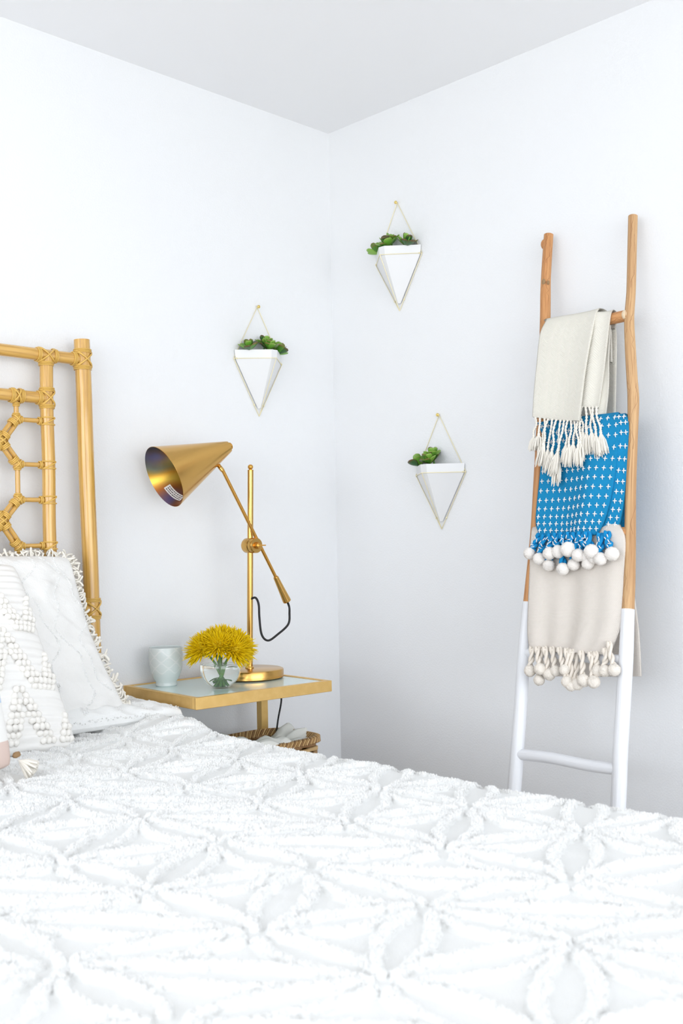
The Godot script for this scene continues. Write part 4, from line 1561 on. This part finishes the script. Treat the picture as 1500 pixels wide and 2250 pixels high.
func vase_and_flowers() -> void:
	var c := Vector3(-0.688, TOP - 0.002, 0.247)
	var t := thing("glass_vase", "round clear glass bowl vase half full of water holding yellow flowers", "vase", c)
	var R := 0.0555
	var cy := 0.0535
	var prof := [Vector2(0, 0.0)]
	for k in 20:
		var a := lerpf(-PI / 2 + 0.42, PI / 2 - 0.62, k / 19.0)
		prof.append(Vector2(R * cos(a), cy + R * sin(a)))
	prof[1].y = 0.0
	var g := MB.new()
	g.lathe(prof, 56)
	part("bowl", g, M.clear_glass, t)
	var rim := MB.new()
	var ry: float = prof[20].y
	var rr2: float = prof[20].x
	var P := PackedVector3Array()
	for k in 48:
		P.append(Vector3(cos(TAU * k / 48) * rr2, ry, sin(TAU * k / 48) * rr2))
	rim.tube(P, rad([0.0014]), 8, false, true)
	part("rim", rim, M.clear_glass, t)
	var wp := [Vector2(0, 0.004), Vector2(0.020, 0.004)]
	for k in 14:
		var a := lerpf(-PI / 2 + 0.5, 0.18, k / 13.0)
		wp.append(Vector2((R - 0.0022) * cos(a), cy + (R - 0.0022) * sin(a)))
	wp.append(Vector2(0, wp[wp.size() - 1].y))
	var w := MB.new()
	w.lathe(wp, 48)
	part("water", w, M.water, t)

	# spider chrysanthemums: domes of narrow rolled petals
	var heads := [Vector3(-0.018, 0.110, 0.018), Vector3(0.012, 0.119, -0.004), Vector3(0.034, 0.107, 0.026), Vector3(-0.036, 0.101, -0.020), Vector3(0.010, 0.098, 0.040), Vector3(-0.004, 0.110, -0.026)]
	var where := ["high at the front, left of centre", "topmost, close to the lamp pole", "rightmost, over the lamp base", "leftmost and lowest, nearest the cup", "low at the front, right of centre", "at the back, against the wall"]
	for hI in heads.size():
		var hp: Vector3 = heads[hI]
		var f := thing("yellow_flower", "yellow spider chrysanthemum in the vase, " + where[hI], "flower", c, "yellow flowers in the vase")
		var outd := (hp * Vector3(1.35, 1, 1.35) - Vector3(0, 0.035, 0)).normalized()
		var pm := MB.new()
		var Bd := Basis.looking_at(outd, Vector3(0.3, 0.2, 1).normalized()) * Basis(Vector3(1, 0, 0), Vector3(0, 0, -1), Vector3(0, 1, 0))
		for k in 330:
			var q := (k + 0.5) / 330.0
			var el := acos(1.0 - q * 1.10)
			var az := k * 2.39996 + rng.randf_range(-0.12, 0.12)
			var d := Bd * Vector3(sin(el) * cos(az), cos(el), sin(el) * sin(az))
			var L := rng.randf_range(0.044, 0.060) * (0.86 + 0.20 * sin(el))
			var sw := Vector3(rng.randf_range(-1, 1), rng.randf_range(-1, 1), rng.randf_range(-1, 1)) * 0.05 * L
			var sag := Vector3(0, -1, 0) * L * 0.03 * sin(el)
			pm.tube(PackedVector3Array([hp + d * 0.004, hp + d * L * 0.4 - sag * 0.5, hp + d * L * 0.75 + sag * 0.1 + sw * 0.5, hp + d * L + sag + sw]), rad([0.0015, 0.0023, 0.0024, 0.0008]), 5, false, false, Vector2(1, 1), 0.6)
		var po := part("petals", pm, M.petal, f)
		po.set_meta("kind", "stuff")
		var core := MB.new()
		core.ball(hp + outd * 0.012, Vector3(0.024, 0.024, 0.024), 22, 16, 0.10, rng)
		part("flower_centre", core, M.petal, f)
		var st := MB.new()
		var foot := Vector3(-hp.x * 0.45, 0.010, -hp.z * 0.35 + 0.004)
		st.tube(smooth_path(PackedVector3Array([hp, hp.lerp(foot, 0.4) * Vector3(0.75, 1, 0.75), hp.lerp(foot, 0.7), foot]), 14), rad([0.0026, 0.0030]), 8)
		part("stem", st, M.stem, f)
		var lf := MB.new()
		for k in 2:
			var p := hp.lerp(foot, 0.5 + k * 0.28)
			var d := Vector3(cos(hI * 1.7 + k * 2.5), 0.35 - k * 0.3, sin(hI * 1.7 + k * 2.5)).normalized()
			leaf_blade(lf, p, d, 0.024, 0.008)
		part("leaf", lf, M.stem, f)


func leaf_blade(mb: MB, p: Vector3, d: Vector3, len: float, wd: float) -> void:
	var s := d.cross(Vector3.UP).normalized()
	var n := s.cross(d)
	var P := PackedVector3Array()
	for j in 7:
		var t := j / 6.0
		var w := wd * sin(PI * (0.06 + t * 0.9)) * (1.0 + 0.25 * (j % 2))
		var c := p + d * len * t - n * 0.35 * len * t * t
		for i in 8:
			var a := TAU * i / 8
			P.append(c + s * cos(a) * w + n * sin(a) * 0.0007)
	mb.grid(P, 8, 7, true, Vector2(1, 1))


# ---------------------------------------------------------------- wall planters
# paddle leaf of a succulent: base at the origin, growing along +y, upper face towards +z
func paddle_mesh(len: float, wd: float, base: Color, tipc: Color) -> ArrayMesh:
	var mb := MB.new()
	var nu := 14
	var nv := 15
	var P := PackedVector3Array()
	for j in nv:
		var t := j / float(nv - 1)
		var w := wd * 0.5 * (0.20 + 0.80 * smoothstep(0.0, 0.60, t)) * sqrt(maxf(1.0 - pow(maxf(t - 0.60, 0.0) / 0.40, 2.4), 0.0))
		var th := 0.0022 * (1.0 - 0.3 * t) * (1.0 if j < nv - 1 else 0.2)
		var bend := 0.17 * len * t * t
		for i in nu:
			var a := -TAU * i / nu
			var x := cos(a) * w
			P.append(Vector3(x, len * t - 0.06 * bend, bend + 0.4 * x * x / maxf(wd, 0.001) + sin(a) * th * sqrt(maxf(1.0 - 0.3 * cos(a) * cos(a), 0.0))))
	mb.grid(P, nu, nv, true, Vector2(1, 1), -1.0)
	for j in nv:
		for i in nu + 1:
			var edge := pow(absf(cos(-TAU * i / nu)), 6.0) * 0.5 + smoothstep(0.72, 1.0, j / float(nv - 1)) * 0.7
			mb.col[i + j * (nu + 1)] = base.lerp(tipc, clampf(edge, 0, 1) * 0.8)
	return mb.mesh()


func planters() -> void:
	var green := [Color(0.08, 0.27, 0.03), Color(0.15, 0.40, 0.045), Color(0.03, 0.12, 0.025), Color(0.24, 0.48, 0.07)]
	var red := [Color(0.28, 0.05, 0.03), Color(0.30, 0.36, 0.08), Color(0.20, 0.035, 0.03), Color(0.30, 0.44, 0.10)]
	var leaves := []
	for k in 4:
		leaves.append(paddle_mesh(0.036, 0.027, green[k], red[k]))
	# frame axes: X along the wall, Z out of it
	var right := Basis(Vector3(0, 0, -1), Vector3.UP, Vector3(-1, 0, 0))
	# looking at the right wall from the room, +X of the planter points to the corner
	planter(Vector3(0, 1.955, 0.303), right, "high on the right wall", leaves, 1, 0.178, 0.162)
	planter(Vector3(0, 1.276, 0.452), right, "low on the right wall beside the ladder", leaves, 2, 0.177, 0.166)
	planter(Vector3(-0.327, 1.641, 0), Basis(), "on the left wall above the brass lamp", leaves, 3, 0.170, 0.170)


func planter(at: Vector3, B: Basis, where: String, leaves: Array, sd: int, up: float, down: float) -> void:
	var r := RandomNumberGenerator.new()
	r.seed = sd * 17
	var t := thing("wall_planter", "white wedge planter in gold wire, " + where, "planter", at, "wall planters")
	t.basis = B
	var hw := 0.097
	var dp := 0.088
	# wire diamond
	var wz := 0.003
	var top := Vector3(0, up, wz)
	var tip := Vector3(0, -down, wz)
	var wl := Vector3(-hw, 0, wz)
	var wr := Vector3(hw, 0, wz)
	var fv := Vector3(0, 0, dp)
	for e in [[top, wl], [top, wr], [wl, tip], [wr, tip], [wl, fv], [wr, fv], [fv, tip]]:
		var m := MB.new()
		m.bar(e[0], e[1], 0.0011, 8)
		part("wire", m, M.wire, t)
	for p in [wl.lerp(fv, 0.06), wr.lerp(fv, 0.06), tip.lerp(wl, 0.20), tip.lerp(wr, 0.20)]:
		var m := MB.new()
		m.ball(p, Vector3(0.0030, 0.0030, 0.0030), 8, 6)
		part("clip", m, M.wire, t)
	var nl := MB.new()
	nl.lathe([Vector2(0.0, 0.010), Vector2(0.0035, 0.010), Vector2(0.0052, 0.0085), Vector2(0.0050, 0.006), Vector2(0.0016, 0.005), Vector2(0.0014, 0.0)].map(func(q): return Vector2(q.x, -q.y)), 14, top + Vector3(0, 0, 0.0), Basis(Vector3(1, 0, 0), Vector3(0, 0, -1), Vector3(0, 1, 0)))
	part("nail", nl, M.nail, t)
	# ceramic vessel: triangular in plan, straight rim band, tapering to a point on the wall
	var v := MB.new()
	var ring_at := func(y: float, k: float, inset: float) -> Array:
		var a := Vector3(-(hw - 0.004) * k + inset, y, 0.0045 + inset * 0.5)
		var b := Vector3((hw - 0.004) * k - inset, y, 0.0045 + inset * 0.5)
		var f := Vector3(0, y, 0.0045 + (dp - 0.004) * k - inset)
		return [a, f.lerp(a, 0.12), f.lerp(b, 0.12), b]
	var rt: Array = ring_at.call(0.026, 1.02, 0.0)
	var rm: Array = ring_at.call(-0.002, 0.98, 0.0)
	var rb: Array = ring_at.call(-down * 0.86, 0.07, 0.0)
	var it: Array = ring_at.call(0.026, 1.02, 0.0045)
	var ib: Array = ring_at.call(-0.01, 0.93, 0.0045)
	var ctr := Vector3(0, -0.02, 0.02)
	for k in 4:
		var n := (k + 1) % 4
		for pr in [[rm, rt], [rb, rm]]:
			var a: Vector3 = pr[0][k]
			var b: Vector3 = pr[0][n]
			var c: Vector3 = pr[1][n]
			var d: Vector3 = pr[1][k]
			v.quad(a, b, c, d, (a + b + c + d) / 4 - Vector3(0, (a.y + c.y) / 2, 0.025))
		v.quad(rt[k], rt[n], it[n], it[k], Vector3.UP)
		v.quad(it[k], it[n], ib[n], ib[k], Vector3(0, 0, 0.03) - (it[k] + it[n]) / 2 * Vector3(1, 0, 1))
	v.quad(rb[0], rb[1], rb[2], rb[3], Vector3.DOWN)
	part("vessel", v, M.ceramic, t)
	var so := MB.new()
	so.quad(ib[0] + Vector3(0, 0.022, 0), ib[1] + Vector3(0, 0.022, 0), ib[2] + Vector3(0, 0.022, 0), ib[3] + Vector3(0, 0.022, 0), Vector3.UP)
	part("soil", so, M.soil, t)
	# rosettes
	var spots := [Vector3(-0.056, 0.026, 0.030), Vector3(0.000, 0.030, 0.050), Vector3(0.056, 0.026, 0.030), Vector3(0.006, 0.046, 0.026)]
	var spot_names := ["at the left end", "at the front", "at the right end", "in the middle"] if sd == 3 else ["at the right end", "at the front", "at the left end", "in the middle"]
	for k in spots.size():
		if sd == 2 and k == 0:
			continue
		var s := thing("succulent", "succulent %s of the planter %s" % [spot_names[k], where], "succulent", at + B * spots[k], "succulents in the wall planters")
		var lean := Basis.from_euler(Vector3(0.35 if spots[k].z > 0.03 else 0.1, 0, -spots[k].x * 7.0))
		s.basis = B * lean * Basis.from_euler(Vector3(0, r.randf() * TAU, 0))
		var big := 1.0 if k != 3 else 0.9
		for whorl in 3:
			var cnt: int = [7, 5, 3][whorl]
			for q in cnt:
				var a: float = TAU * q / cnt + whorl * 0.6 + r.randf_range(-0.2, 0.2)
				var el: float = [0.45, 0.95, 1.30][whorl] + r.randf_range(-0.15, 0.15)
				var o := part("leaf", leaves[r.randi() % 4], M.leaf, s)
				var d := Vector3(cos(a) * cos(el), sin(el), sin(a) * cos(el))
				var upv := (Vector3.UP - d * d.y)
				upv = (upv - Vector3(cos(a), 0, sin(a)) * 0.2).normalized()
				upv = (upv - d * upv.dot(d)).normalized()
				var sc: float = [1.0, 0.85, 0.55][whorl] * big * r.randf_range(0.85, 1.12)
				o.basis = Basis(d.cross(upv), d, upv).scaled_local(Vector3.ONE * sc)
				o.position = Vector3(0, whorl * 0.004, 0) + d * 0.003
		var stem := MB.new()
		stem.bar(Vector3(0, -0.030, 0), Vector3(0, 0.008, 0), 0.003, 8)
		part("stem", stem, M.stem, s)
